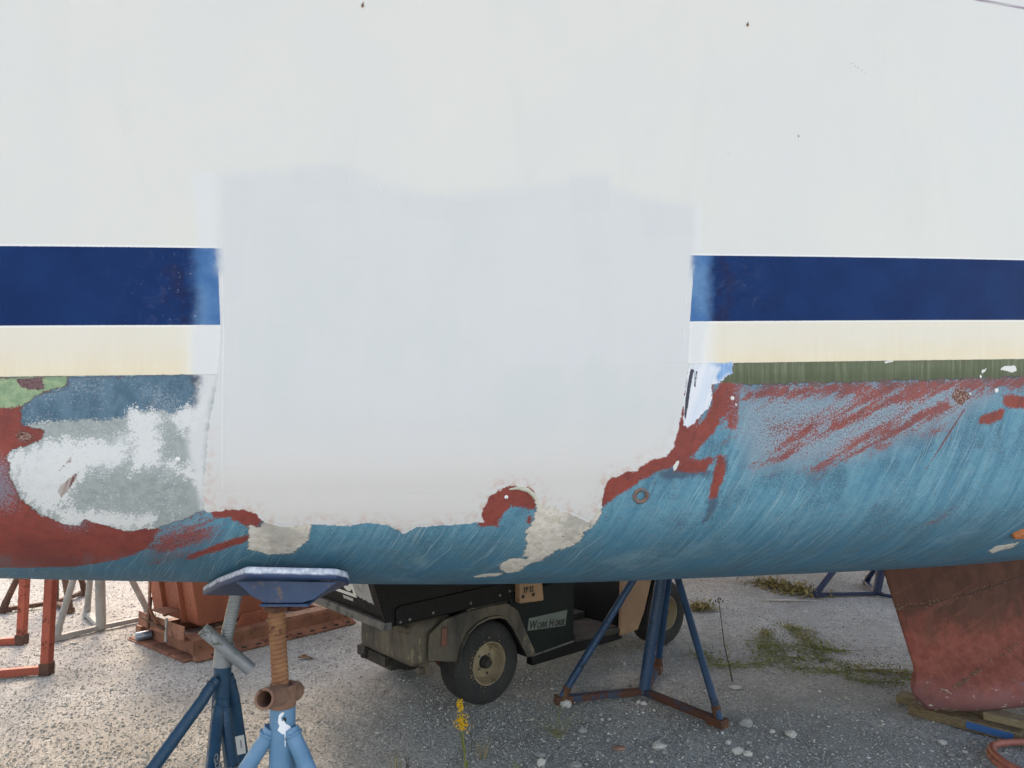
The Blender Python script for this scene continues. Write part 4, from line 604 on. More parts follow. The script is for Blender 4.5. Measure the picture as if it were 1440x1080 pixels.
for ang, sx in ((196, 1), (-22, 1), (92, 1)):
    dr = V((math.cos(math.radians(ang)), math.sin(math.radians(ang)), 0)); a0 = pz(at(399, 1022, YR).z)+dr*.028; bent_leg(G1, [a0, a0+dr*.016+V((0, 0, -.030)), a0+dr*.040+V((0, 0, -.065)), V((stand0.x, stand0.y, .02))+dr*.46], [.021, .0215, .0215, .0215], M['blue_light'])
    G1.add(MB().lathe([(.0001, 0), (.05, 0), (.05, .012), (.024, .016)], V((stand0.x, stand0.y, 0))+dr*.46, (0, 0, 1), 20).build('foot_plate', M['blue_light'], None, 40))
# splash of white paint round the pin hole: a thin lumpy film on the pole's front
def pole_film(pts_px, O0, O1, r, name, mat, th=.0012):
    ax_ = (O1-O0).normalized(); b = MB(); P = []
    def wrap(px, py):
        rr = ray(px, py); o_ = V((0, 0, CAMH)); w0 = o_-O0; a_ = rr-ax_*rr.dot(ax_); c2 = w0-ax_*w0.dot(ax_); A2 = a_.dot(a_); B2 = 2*a_.dot(c2); C2 = c2.dot(c2)-(r+th)**2; D2 = max(0, B2*B2-4*A2*C2); return o_+rr*((-B2-math.sqrt(D2))/(2*A2))
    pts_px = [(a_[0]+(b_[0]-a_[0])*k/4, a_[1]+(b_[1]-a_[1])*k/4) for a_, b_ in zip(pts_px, pts_px[1:]+pts_px[:1]) for k in range(4)]; n_ = len(pts_px); cx = sum(p[0] for p in pts_px)/n_; cy = sum(p[1] for p in pts_px)/n_; rings = 5
    for k in range(rings+1):
        u = 1-k/rings*.98; P += [wrap(cx+(x-cx)*u, cy+(y-cy)*u) for x, y in pts_px]
    F = [(k*n_+i, k*n_+(i+1) % n_, (k+1)*n_+(i+1) % n_, (k+1)*n_+i) for k in range(rings) for i in range(n_)]
    return b.add(P, F+[tuple(rings*n_+i for i in range(n_))]).build(name, mat, None, 60)
G1.add(pole_film([(390, 1014), (395, 1016), (399, 1013), (402, 1018), (408, 1021), (411, 1026), (410, 1033), (405, 1034), (402, 1034), (401.5, 1050), (400.4, 1050), (400, 1033), (396, 1032), (390, 1027), (393, 1021)], pt, pb, .034, 'paint_splash', M['white_splash']))
G1.add(pole_film([(391, 1013), (392, 1006), (396, 1002), (400, 1002), (398, 1006), (395, 1009), (395, 1013), (397, 1016), (393, 1017)], pt, pb, .034, 'paint_splash', M['white_splash'])); G1.add(pole_film([(398, 1009), (401, 1008), (403, 1011), (402, 1015), (399, 1015)], pt, pb, .034, 'pin_hole', M['dark'], .0006))  # pin hole is a dark film standing for the shade inside
# ---- near stand to its left: dark blue, grey rod and T handle
Yb = 2.52; lb, lt = at(316, 908, Yb), at(335, 822, Yb); f0 = at(306, 1000, Yb); stand1 = V((f0.x-.02, f0.y, 0)); G2 = Group('boat_stand', stand1, 'dark blue boat stand with grey threaded rod and long slanted grey handle', 'boat stand', 'boat stands on the gravel')
G2.add(rod_mesh(lb, lt, .0225, .0105, .0022).build('threaded_rod', M['galv'], None, 60)); G2.add(MB().box(lt+V((0, .02, .02)), (.26, .2, .03), Matrix.Rotation(math.radians(-24), 3, 'X')).build('pad', M['blue_dark'], None, 30, .005))
ha_, hb_ = at(285, 884, Yb-.06), at(353, 942, Yb-.02); hm = (ha_+hb_)/2
G2.add(MB().pipe(ha_, hb_, .0225, .0165, 22).build('handle_pipe', M['galv'], None, 50, .001)); dn_ = (f0-lb).normalized(); G2.add(MB().lathe([(.0235, -.03), (.033, -.03), (.034, .05), (.0235, .05)], lb+dn_*.02, dn_, 24, True).build('handle_collar', M['galv'], None, 40, .002))
p_t = lb+dn_*.05; p_b = at(309, 1010, Yb); p_b2 = p_b+(p_b-p_t).normalized()*.02; G2.add(MB().pipe(p_t, p_b2, .0300, .023, 24).build('pole', M['blue_dark'], None, 50, .002))
for (a1, a2, a3, dep, sh) in (((304, 955), (284, 985), (212, 1084), (2.48, 2.44, 2.30), 0), ((309, 985), (304, 1020), (298, 1084), (2.50, 2.46, 2.34), 0), ((314, 985), (319, 1030), (326, 1084), (2.51, 2.48, 2.42), 0), ((321, 950), (329, 985), (344, 1084), (2.55, 2.58, 2.68), 0)):
    w0, w1, w2 = at(*a1, dep[0]), at(*a2, dep[1]), at(*a3, dep[2]); e_ = (w2-w1); w3 = w2+e_*((.02-w2.z)/e_.z); bent_leg(G2, [w0, w0+(w1-w0)*.6+V((0, 0, .004)), w1, w2, w3], [.018, .0205, .0215, .0215, .0215], M['blue_dark']); G2.add(MB().lathe([(.0001, -.02), (.05, -.02), (.05, -.008), (.024, 0)], w3, (0, 0, 1), 20).build('foot_plate', M['blue_dark'], None, 40))
    if a1 == (321, 950): sA, sB = w1, w2
G2.add(pole_film([(330.5, 1036), (343, 1033), (346, 1059), (334, 1062)], sA, sB, .0215, 'label_sticker', M['sticker'])); G2.add(pole_film([(337, 1041), (339.5, 1040.5), (341, 1052), (338.5, 1052.5)], sA, sB, .0222, 'sticker_print', M['grey_decal']))
# chain looped round the left stand
G3 = Group('chain', (stand1.x+.03, stand1.y-.12, .46), 'galvanised chain looped round the legs of the dark blue stand', 'chain'); kp = [at(304, 1062, 2.36), at(305, 1074, 2.33), at(313, 1083, 2.31), at(324, 1084, 2.32), at(335, 1081, 2.36), at(341, 1075, 2.44), at(337, 1088, 2.5)]
dense = [];
for i in range(len(kp)-1): dense += [kp[i].lerp(kp[i+1], u/10) for u in range(10)]
acc, last, k = 0, dense[0], 0
for p_, q_ in zip(dense, dense[1:]):
    acc += (q_-p_).length
    if acc >= .017:
        acc = 0; d = (q_-last).normalized(); sd = d.orthogonal().normalized(); up = d.cross(sd); sd = up if k % 2 else sd; k += 1; c0 = (last+q_)/2; last = q_.copy(); loop = [c0+d*(.0125*math.cos(t))+sd*(.0075*math.sin(t)) for t in np.linspace(0, 2*math.pi, 15)]
        G3.add(MB().tube(loop, .0026, 6, False).build('link', M['chain'], None, 180))

# ================================================================== ORANGE TIPPING HOPPER
N0 = gnd(270, 930); Lc = gnd(190, 897); Rc = gnd(493, 876); hu = (Rc-N0); UL = hu.length; hu.normalize(); hv = (Lc-N0); VL = hv.length; hv.normalize()
MH = Matrix(((hu.x, hv.x, 0, N0.x), (hu.y, hv.y, 0, N0.y), (0, 0, 1, 0), (0, 0, 0, 1)))
G = Group('tipping_hopper', N0, 'faded orange steel tipping hopper on a rusty channel base behind the stands', 'hopper'); H = lambda: MB(MH)
cs = [(0, 0), (.10, 0), (.10, .010), (.035, .045), (.03, .125), (.0, .14), (-.0, .132), (.022, .118), (.024, .04), (.05, .012), (0, .010)]       # rolled channel section
G.add(H().prism([(-x+.03, z) for x, z in cs], (0, 0, .005), (0, 1, 0), (0, 0, 1), UL).box((UL/2, .10, .135), (UL, .14, .008)).build('front_channel', M['hopper_base'], None, 20, .002))
for i in range(11): G.add(H().box((.12+i*.108, -.046, .026), (.034, .020, .010)).build('slot', M['dark'], None))  # dark blocks stand for the shade inside the slots
G.add(H().box((.006, VL/2, .012), (.10, VL, .008)).box((.05, VL/2, .065), (.008, VL, .11)).box((.012, VL/2, .005), (.14, VL, .006)).build('side_channel', M['hopper_base'], None, 20, .002))
G.add(H().box((UL-.04, VL/2, .05), (.08, VL, .09)).build('side_channel', M['hopper_base'], None, 20, .004)); G.add(H().box((UL/2, VL-.04, .05), (UL, .08, .09)).build('rear_channel', M['hopper_base'], None, 20, .004))
# angle iron along the near left end, with the latch above it
G.add(H().box((-.03, VL*.46, .175), (.008, VL*.80, .095)).box((.01, VL*.46, .126), (.08, VL*.80, .008)).build('angle_iron', M['hopper_base'], None, 20, .002))
G.add(H().box((-.036, .30, .16), (.014, .02, .16)).build('clamp', M['galv_pale'], None, 20, .002))
bz = .19
prof = [(.10, bz), (.60, bz+.0), (1.22, .58), (1.30, 1.02), (-.06, 1.02)]
G.add(H().prism(prof, (0, VL-.06, 0), (1, 0, 0), (0, 0, 1), VL-.18).build('bin', M['hopper'], None, 20, .006))
G.add(H().prism([(.36, .14), (.50, .09), (1.02, .42), (.98, .52), (.54, .22), (.40, .22)], (0, .112, 0), (1, 0, 0), (0, 0, 1), .02).build('rocker_plate', M['hopper'], None, 20, .003))
G.add(H().prism([(.32, .10), (.47, .05), (.98, .44), (.92, .50), (.50, .17), (.36, .17)], (0, VL-.05, 0), (1, 0, 0), (0, 0, 1), .02).build('rocker_plate', M['hopper'], None, 20, .003))
for v_ in (.30, .58): G.add(H().beam((.085, v_, bz), (-.065, v_, .98), .03, .03, (0, 1, 0)).build('stiffener', M['hopper'], None, 20, .003))
G.add(H().beam((-.025, .42, .14), (-.10, .42, .30), .014, .03, (0, 1, 0)).beam((-.10, .42, .30), (-.03, .60, .62), .012, .022, (0, 1, 0)).build('latch_arm', M['hopper_base'], None, 20, .002))
G.add(H().beam((-.05, .30, .17), (-.05, .62, .20), .03, .014).beam((-.06, .52, .14), (-.06, .50, .36), .016, .03, (0, 1, 0)).build('latch_bracket', M['rust'], None, 20, .002)); G.add(H().box((.0, .40, .27), (.10, .20, .012)).build('latch_shelf', M['hopper_base'], None, 20, .002))
cp = gnd(206, 893, .045); o = MB().lathe([(.0001, -.055), (.026, -.055), (.031, -.047), (.031, .047), (.026, .055), (.0001, .054)], V((cp.x-.01, cp.y-.02, .048)), (.8, .5, .05), 20).build('drinks_can', M['can'], None, 40); tag(o, 'crushed drinks can lying in the left end of the hopper base channel', 'can')

# ================================================================== UTILITY CART
W0 = gnd(690, 993); Fd = V((.749, .662, 0)).normalized(); Ld = V((-Fd.y, Fd.x, 0)); MC = Matrix(((Fd.x, Ld.x, 0, W0.x), (Fd.y, Ld.y, 0, W0.y), (0, 0, 1, 0), (0, 0, 0, 1))); K = lambda: MB(MC)
G = Group('utility_cart', W0, 'black and beige utility cart with a cargo bed and dusty tyres', 'cart'); CW = .98
XZ = lambda pts, l, th: K().prism(pts, (0, l, 0), (1, 0, 0), (0, 0, 1), th)   # outline in the side plane, thickness towards -l
bed = [(-.638, .545), (.17, .557), (.17, .88), (-.765, .88)]
sd_ = G.add(XZ(bed, .035, .03).build('bed_side', M['black_bed'], None, 20, .003)); G.add(XZ([(-.625, .55), (.165, .56), (.165, .662), (.15, .667), (-.60, .645), (-.625, .632)], .005, .012).build('side_rib', M['black_bed'], sd_, 20, .005, 3)).parent = sd_
for x_, z_ in ((-.60, .565), (-.545, .568), (-.40, .578), (-.15, .588), (.06, .598), (.135, .612)):
    o = G.add(K().lathe([(.0085, 0), (.0085, .002), (.005, .005), (.0001, .006)], (x_, -.0075, z_), (0, -1, 0), 12).build('bolt', M['steel_bolt'], None, 60)); o.parent = sd_
G.add(XZ(bed, CW, .03).build('bed_side', M['black_bed'], None, 20, .003)); G.add(K().box((-.23, CW/2, .565), (.80, CW-.06, .03)).build('bed_floor', M['black_bed'], None, 20)); G.add(K().box((.155, CW/2, .715), (.03, CW-.07, .31)).build('bed_front', M['black_bed'], None, 20, .003))
# tailgate, leaning back, with its lettering
tx = lambda z: -.655-(z-.545)*.34
tg = MB(MC); A_ = [(tx(.575), .045, .575), (tx(.575), CW-.045, .575), (tx(.87), CW-.045, .87), (tx(.87), .045, .87)]; tg.add(A_+[(x+.025, y, z) for x, y, z in A_], [(0, 1, 2, 3), (7, 6, 5, 4), (0, 4, 5, 1), (1, 5, 6, 2), (2, 6, 7, 3), (3, 7, 4, 0)]); tgo = G.add(tg.build('tailgate', M['black_bed'], None, 20, .004))
G.add(K().box((-.668, CW/2, .552), (.045, CW+.01, .042)).build('tailgate_lip', M['dust_lip'], None, 20, .008, 3)); G.add(K().beam((-.645, .018, .55), (-.765, .018, .88), .05, .035, (0, 1, 0)).build('corner_post', M['black_bed'], None, 20, .004))
tdir = V((-.34, 0, 1)).normalized(); tU = -Ld; tV = (Fd*tdir.x+V((0, 0, tdir.z))).normalized(); tN = tU.cross(tV)
tp = lambda l, z: MC @ V((tx(z), l, z))
def text_on(body, O, ux, uy, size, mat, parent, G, shear=0.0, ext=.0008, bold=0.0, name='lettering', wscale=1.0):
    cu = bpy.data.curves.new(name, 'FONT'); cu.body = body; cu.size = size; cu.shear = shear; cu.extrude = ext; cu.offset = bold; o = bpy.data.objects.new(name, cu); COL.objects.link(o); bpy.context.view_layer.update()
    me = bpy.data.meshes.new_from_object(o.evaluated_get(bpy.context.evaluated_depsgraph_get())); bpy.data.objects.remove(o); bpy.data.curves.remove(cu); ux = V(ux).normalized(); uy = V(uy).normalized(); nz = ux.cross(uy)
    me.transform(Matrix(((ux.x*wscale, uy.x, nz.x, O.x), (ux.y*wscale, uy.y, nz.y, O.y), (ux.z*wscale, uy.z, nz.z, O.z), (0, 0, 0, 1)))); me.name = name; r = link_mesh(name, me, mat, None, None); G.add(r); r.parent = parent; return r
def quad_on(pts, off, nrm, mat, name, parent, th=.0012):
    P = [p+nrm*off for p in pts]; b = MB(); n_ = len(P); b.add(P+[p+nrm*th for p in P], [tuple(range(n_-1, -1, -1)), tuple(range(n_, 2*n_))]+[(i, (i+1) % n_, n_+(i+1) % n_, n_+i) for i in range(n_)]); o = G.add(b.build(name, mat, None, None)); o.parent = parent; return o
tNn = tN if tN.dot(V((0, 0, CAMH))-tp(.3, .7)) > 0 else -tN
quad_on([tp(.275, .665), tp(.262, .66), tp(.25, .664), tp(.235, .655), tp(.22, .662), tp(.20, .652), tp(.18, .658), tp(.15, .648), tp(.13, .652), tp(.10, .645), tp(.10, .865), tp(.275, .865)], .001, tNn, M['grey_decal'], 'decal', tgo)
for pts in ([tp(.62, .650), tp(.278, .650), tp(.278, .668), tp(.62, .668)], [tp(.302, .668), tp(.278, .668), tp(.278, .865), tp(.302, .865)]): quad_on(pts, .001, tNn, M['white_decal'], 'decal_border', tgo)
text_on('E-Z-GO', tp(.86, .682)+tNn*.0015, tU, tV, .215, M['white_decal'], tgo, G, .12, .0008, .006, wscale=.80); text_on('TEXTRON', tp(.44, .622)+tNn*.0015, tU, tV, .024, M['white_decal'], tgo, G, .1, .0006, .001)
# rear cover, fender with wheel opening, faded lamp
G.add(K().box((-.385, .275, .425), (.29, .55, .235)).build('rear_cover', M['black_dust'], None, 35, .05, 5)); G.add(K().box((-.525, .27, .50), (.03, .50, .04)).build('cover_ridge', M['black_dust'], None, 35, .014, 4)); G.add(K().box((-.30, .75, .47), (.28, .42, .12)).build('rear_cover', M['black_dust'], None, 35, .03, 4))
arch_i = [(-.255, .300), (-.240, .37), (-.200, .435), (-.135, .475), (-.055, .492), (.02, .488), (.075, .468), (.125, .41), (.175, .33), (.242, .224)]
arch_o = [(-.440, .345), (-.440, .42), (-.435, .48), (-.35, .535), (-.20, .555), (-.02, .558), (.10, .552), (.175, .50), (.235, .38), (.325, .212)]
G.add(K().strip([(x, -.035, z) for x, z in arch_o], [(x, -.035, z) for x, z in arch_i], (0, .02, 0)).build('fender', M['black_dust'], None, 40, .006, 3)); G.add(K().strip([(x, -.034, z) for x, z in arch_i], [(x, .26, z) for x, z in arch_i], (0, 0, .012)).build('wheel_well', M['black_bed'], None, 40))
G.add(K().strip([(x, -.036, z) for x, z in arch_i], [(x*1.0+(.0), -.052, z+.0) for x, z in arch_i], (0, 0, .012)).build('fender_lip', M['black_dust'], None, 40))
G.add(K().prism([(-.372, .405), (-.332, .405), (-.338, .50), (-.366, .50)], (0, -.034, 0), (1, 0, 0), (0, 0, 1), .012).build('tail_lamp', M['lamp_red'], None, 40, .009, 4))
# side panel with the badge, beige upright, sill, floor
pn_ = G.add(XZ([(.137, .545), (.325, .205), (.67, .223), (.673, .60), (.16, .60)], .02, .025).build('side_panel', M['panel_green'], None, 20, .004))
bw = [MC @ V((x, -.0055, z)) for x, z in ((.283, .345), (.607, .333), (.622, .42), (.288, .408))]
def sp(px, py, l): 
    r = ray(px, py); nn = Ld; O = MC @ V((0, l, 0)); p = V((0, 0, CAMH))+r*((O-V((0, 0, CAMH))).dot(nn)/r.dot(nn)); return p
bpts = [sp(741.5, 887, -.006), sp(794.5, 879.5, -.006), sp(797.5, 857.5, -.006), sp(743.5, 869.5, -.006)]; bn = -Ld
bo = quad_on(bpts, 0, bn, M['badge'], 'badge', pn_, .003); bx = (bpts[1]-bpts[0]).normalized(); bz_ = (bpts[3]-bpts[0]).normalized(); bL = (bpts[1]-bpts[0]).length; bH = (bpts[3]-bpts[0]).length
tO = bpts[0]+bn*.0035+bz_*bH*.10+bx*.012; tz = V((0, 0, 1)).cross(bx).cross(bx)*-1; tz = bn.cross(bx).normalized()
text_on('W', tO-bx*.004, bx, tz, .068, M['black_ink'], pn_, G, .2, .0006, .0022, wscale=.82)
text_on('ORK', tO+bx*.062, bx, tz, .047, M['black_ink'], pn_, G, .2, .0006, .0018, wscale=.86)
text_on('H', tO+bx*.160, bx, tz, .064, M['black_ink'], pn_, G, .2, .0006, .0022, wscale=.82)
text_on('ORSE', tO+bx*.206, bx, tz, .047, M['black_ink'], pn_, G, .2, .0006, .0018, wscale=.80)
up_ = G.add(XZ([(.175, .540), (.368, .528), (.348, .70), (.175, .70)], -.004, .05).build('upright', M['beige'], None, 20, .010, 3)); uO = sp(736, 834.5, -.058); ux_ = (sp(751, 831.5, -.058)-uO).normalized(); text_on('TP 32', uO, ux_, bn.cross(ux_).normalized(), .046, M['black_ink'], up_, G, .0, .0006, .0008, wscale=.74)
for q in ((735.5, 839), (750, 836)):
    o = G.add(MB().lathe([(.011, 0), (.011, .003), (.0001, .004)], sp(q[0], q[1], -.0565), bn, 12).build('bolt', M['dark'], None, 60)); o.parent = up_
for px, py in ((747, 916),):
    G.add(MB().lathe([(.010, -.004), (.010, .002), (.0001, .005)], sp(px+2, py, -.012), bn, 12).build('bolt', M['steel_bolt'], None, 60))
G.add(XZ([(.315, .150), (1.14, .150), (1.14, .195), (.67, .218), (.318, .207)], .05, .055).build('rocker', M['black_bed'], None, 20, .006)); G.add(XZ([(.67, .222), (1.10, .200), (1.10, .232), (.67, .255)], .0, .02).build('sill', M['floor_dust'], None, 20, .004)); G.add(XZ([(.30, .206), (.67, .222), (.67, .232), (.30, .214)], -.002, .006).build('trim_strip', M['dust_lip'], None, 20))
G.add(K().box((.90, CW/2, .222), (.50, CW-.04, .02)).build('floor', M['floor_dust'], None, 20)); G.add(K().prism([(1.12, .22), (1.15, .22), (1.22, .66), (1.19, .66)], (0, CW-.02, 0), (1, 0, 0), (0, 0, 1), CW-.05).build('firewall', M['black_bed'], None, 20)); G.add(K().box((.655, CW/2+.02, .40), (.03, CW-.06, .36)).build('seat_base', M['floor_dust'], None, 20)); G.add(K().box((.92, CW-.02, .36), (.56, .02, .28)).build('far_step_panel', M['black_bed'], None, 20))
G.add(K().box((.52, CW/2, .67), (.42, CW-.12, .12)).build('seat', M['black_bed'], None, 35, .04, 4)); G.add(K().blob((.77, .10, .615), 1, .06, 3, (.085, .06, .052), 5).build('armrest_pad', M['tan_seat'], None, 180)); G.add(K().box((.33, CW/2, .90), (.07, CW-.14, .34)).build('seat_back', M['black_bed'], None, 35, .03, 4))
# beige front body with hood
fb = [(1.10, .178), (1.29, .185), (1.36, .29), (1.43, .45), (1.47, .56), (1.90, .60), (1.97, .74), (1.86, .86), (1.42, .90), (1.26, .88), (1.13, .62)]
G.add(XZ(fb, .0, .02).build('cowl', M['beige'], None, 20, .006)); G.add(XZ(fb, CW, .02).build('cowl', M['beige'], None, 20, .006)); G.add(K().prism([(1.47, .56), (1.90, .60), (1.97, .74), (1.86, .86), (1.42, .90), (1.26, .88), (1.24, .70)], (0, CW-.02, 0), (1, 0, 0), (0, 0, 1), CW-.04).build('hood', M['beige'], None, 20, .01)); G.add(XZ([(1.105, .180), (1.30, .187), (1.31, .225), (1.105, .235)], -.002, .012).build('lower_flange', M['beige'], None, 20, .003)); G.add(K().box((1.62, CW/2, .35), (.20, CW*.45, .30)).build('front_frame', M['dark'], None, 20))
for l_ in (.16,): G.add(K().strip([(1.31, l_, .26), (1.36, l_, .36), (1.44, l_, .47), (1.60, l_, .53), (1.80, l_, .53)], [(1.31, .02, .26), (1.36, .02, .36), (1.44, .02, .47), (1.60, .02, .53), (1.80, .02, .53)], (0, 0, .01)).build('wheel_well', M['black_bed'], None, 40))
for x_ in (0, 1.668): G.add(K().tube([(x_, .1, .2285), (x_, CW-.1, .2285)], .028, 12).build('axle', M['dark'], None, 40))
G.add(K().blob((-.02, .36, .22), 1, .08, 2, (.11, .10, .10), 3).build('differential', M['rust'], None, 60)); G.add(K().box((.55, CW/2, .24), (2.0, .34, .06)).build('chassis', M['dark'], None, 20)); G.add(K().box((-.30, .36, .26), (.36, .05, .05)).box((-.30, .62, .26), (.36, .05, .05)).build('rear_frame', M['dark'], None, 20))
# hitch plates hanging at the back
for px, py, xo in ((597, 928, -.36), (513, 914, -.50)):
    r = ray(px, py); O = MC @ V((xo, 0, 0)); p = V((0, 0, CAMH))+r*((O-V((0, 0, CAMH))).dot(Fd)/r.dot(Fd)); big = px > 550; s_ = 1 if big else .55
    G.add(MB().box(p, (.028, .075*s_, .15*s_), Matrix.Rotation(math.radians(40), 3, 'Z')).tube([p+V((-.03, -.03, -.05))*s_, p+V((.02, .02, -.05))*s_], .02*s_, 12).build('hitch_plate', M['black_dust'] if big else M['dark'], None, 30, .004))
def wheel(x_, l_, flip):
    sgn = -1 if not flip else 1; ax = Ld*sgn; c0 = MC @ V((x_, l_, .2285)); r_ = .2285; hw = .098; wo = G.add(MB().lathe([(.105, .075), (.118, .088), (.150, hw), (.190, hw-.002), (.212, .088), (.222, .074)], c0, ax, 72).lathe([(.105, -.075), (.118, -.088), (.150, -hw), (.190, -hw), (.212, -.088), (.222, -.074)], c0, ax, 72).build('tyre', M['tyre'], None, 50))
    pr, zg = [], []                                                # tread: four zigzag grooves
    for i, (h_, dz) in enumerate([(-.074, 0), (-.052, .004), (-.046, .004), (-.026, .004), (-.020, .004), (-.003, .004), (.003, .004), (.020, .004), (.026, .004), (.046, .004), (.052, .004), (.074, 0)]):
        top_ = r_-.0045*abs(h_/.074)**2
        if i in (0, 11): pr.append((.222, h_)); zg.append(0)
        elif i % 2 == 1: pr += [(top_, h_), (top_-.009, h_+.0012)]; zg += [dz, dz]
        else: pr += [(top_-.009, h_-.0012), (top_, h_)]; zg += [dz, dz]
    t_ = G.add(MB().lathe(pr, c0, ax, 72, False, zg).build('tread', M['tyre'], None, 40)); t_.parent = wo
    rm = G.add(MB().lathe([(.118, .070), (.120, .088), (.112, .090), (.106, .078), (.100, .066), (.092, .035), (.086, .030), (.058, .034), (.050, .040), (.036, .042), (.036, .040)], c0, ax, 48).lathe([(.118, .07), (.11, .0), (.118, -.085)], c0, ax, 32).build('rim', M['rim'], None, 40)); rm.parent = wo
    hb_ = G.add(MB().lathe([(.036, .030), (.034, .062), (.026, .070), (.022, .085), (.0001, .086)], c0, ax, 24).build('hub', M['dark'], None, 40)); hb_.parent = wo
    for k in range(4):
        a_ = math.radians(45+90*k); q = c0+(Fd*math.cos(a_)+V((0, 0, 1))*math.sin(a_))*.048+ax*.038; o = G.add(MB().lathe([(.008, 0), (.008, .012), (.0001, .013)], q, ax, 6).build('lug_nut', M['steel_bolt'], None, 20)); o.parent = wo
    q = c0+(Fd*.36-V((0, 0, .93))).normalized()*.076+ax*.0335; o = G.add(MB().lathe([(.009, 0), (.0001, .0006)], q, ax, 14).build('rim_hole', M['dark'], None, 20)); o.parent = wo  # dark disc stands for the shade in the rim opening
    # dried mud splashed on the tyre's inner ring
    b = MB(); q_ = random.Random(int(x_*10))
    for k in range(60): a_ = q_.gauss(math.radians(200), .7); rr = q_.uniform(.122, .15); b.blob(c0+(Fd*math.cos(a_)-V((0, 0, 1))*math.sin(a_))*rr+ax*.096, q_.uniform(.0015, .004), .4, 1, seed=k)
    o = G.add(b.build('mud', paint('dried_mud', srgb(150, 132, 104), srgb(124, 106, 82), .9, sc=40), None, None)); o.parent = wo; o['kind'] = 'stuff'
for x_, l_, fl in ((0, .10, 0), (0, CW-.12, 1), (1.668, .10, 0), (1.668, CW-.10, 1)): wheel(x_, l_, fl)

# ================================================================== TIMBER UNDER THE KEEL, HOSE
def plank(a, b_, wd, ht, z0, mat, label):
    a, b_ = V((a.x, a.y, z0+ht/2)), V((b_.x, b_.y, z0+ht/2)); o = MB().beam(a, b_, wd, ht).build('timber', mat, None, 20, .005); o.data.name = 'timber'; return tag(o, label, 'timber', 'timbers under the keel')
dk = V((EX[0], EX[1], 0)); pA, pB = gnd(1276, 992, .05), gnd(1436, 1033, .05); dd_ = (pB-pA).normalized(); nn_ = V((-dd_.y, dd_.x, 0))
t1 = plank(pA+nn_*.06, pB+nn_*.06, .115, .052, .0, M['timber'], 'lower front timber with a blue mark under the keel'); plank(pA+nn_*.19-dd_*.10, pB+nn_*.20+dd_*.2, .11, .045, .0, M['timber_pale'], 'flat timber lying behind the blue marked one under the keel')
t3 = plank(pA+nn_*.11+dd_*.33, pB+nn_*.13+dd_*.30, .10, .040, .0535, M['timber_pale'], 'upper pale timber directly beneath the keel foot')
ma, mb = pA+dd_*.27, pA+dd_*.47; nf = -nn_
q = [V((p.x, p.y, z)) +nn_*.0018 for p, z in ((ma, .012), (mb, .010), (mb, .044), (ma, .047))]; b = MB().add(q+[p+nf*.0015 for p in q], [(0, 1, 2, 3), (7, 6, 5, 4), (0, 4, 5, 1), (1, 5, 6, 2), (2, 6, 7, 3), (3, 7, 4, 0)]); o = b.build('paint_mark', M['blue_tape'], None, None); o.parent = t1
hc_ = gnd(1482, 1085); coil = []
for k in range(61):
    a_ = k/60*2*math.pi*1.6+2.2; rr = .24-.015*k/60; coil.append((hc_.x+rr*math.cos(a_), hc_.y+rr*.95*math.sin(a_), .020+.034*(k/60)+.006*math.sin(k*.5)))
o = MB().tube(coil, .0155, 12).build('hose', M['hose'], None, 60); tag(o, 'coil of faded red hose lying at the lower right corner', 'hose')

# ================================================================== PLANTS, LEAVES, LITTER AND SINGLE STONES
def leaf(b, p, d, L, wd, droop=.3, up=V((0, 0, 1))):
    d = V(d).normalized(); s = d.cross(up); s = s.normalized() if s.length > 1e-3 else V((1, 0, 0)); P = []
    for u, ww in ((0, .15), (.35, 1), (.7, .75), (1, .02)):
        c = p+d*L*u-V((0, 0, droop*L*u*u)); P += [c-s*wd*ww/2, c-V((0, 0, wd*.12)), c+s*wd*ww/2]
    return b.add(P, [(i*3+j, i*3+j+1, i*3+j+4, i*3+j+3) for i in range(3) for j in range(2)])
q = random.Random(5)
gb = gnd(655, 1086); gt = at(645, 984, gb.y); G = Group('goldenrod', gb, 'single yellow goldenrod stem flowering in front of the cart rear wheel', 'wild flower'); stm = [gb, gb.lerp(gt, .35)+V((.004, 0, 0)), gb.lerp(gt, .7)+V((.006, 0, 0)), gt]
G.add(MB().tube(stm, [.004, .0035, .0026, .0014], 8).build('stem', M['stem'], None, 60)); b = MB()
for k in range(16): u = k/16*.66; leaf(b, gb.lerp(gt, u), (q.uniform(-1, 1), q.uniform(-1, 1), q.uniform(.9, 2.2)), q.uniform(.03, .06), .006, .1)
G.add(b.build('leaves', M['stem'], None, 60)); b = MB()
for k in range(210):
    u = 1-abs(q.gauss(0, .24)) if k > 90 else q.uniform(.62, .78)
    if u < .58: continue
    sp_ = (.019 if u < .80 else .010)*(1.05-u*.3); c = gb.lerp(gt, u)+V((.004+q.gauss(0, sp_), q.gauss(0, sp_), q.gauss(-.004, .007))); b.blob(c, q.uniform(.0022, .0046), .3, 1, seed=k)
o = G.add(b.build('flower_heads', M['petal'], None, None)); o['kind'] = 'stuff'
def stalks(px, py, n_, h, spread, mat, label, cat='dry weed', name='dry_weed', wd=.0016, group=None, lean=.3):
    g0 = gnd(px, py); G = Group(name, g0, label, cat, group); b = MB()
    for k in range(n_):
        d = V((q.gauss(0, lean), q.gauss(0, lean), 1)); p = g0+V((q.gauss(0, spread), q.gauss(0, spread), 0)); hh = h*q.uniform(.55, 1.0); b.tube([p-V((0, 0, .004)), p+d*hh*.5, p+d*hh+V((d.x*hh*.4, d.y*hh*.4, -hh*.04))], [wd, wd*.8, wd*.3], 5)
        if q.random() < .5: leaf(b, p+d*hh*q.uniform(.2, .6), (q.uniform(-1, 1), q.uniform(-1, 1), .6), h*.25, wd*2.4)
    o = G.add(b.build('stems', mat, None, 60)); return G
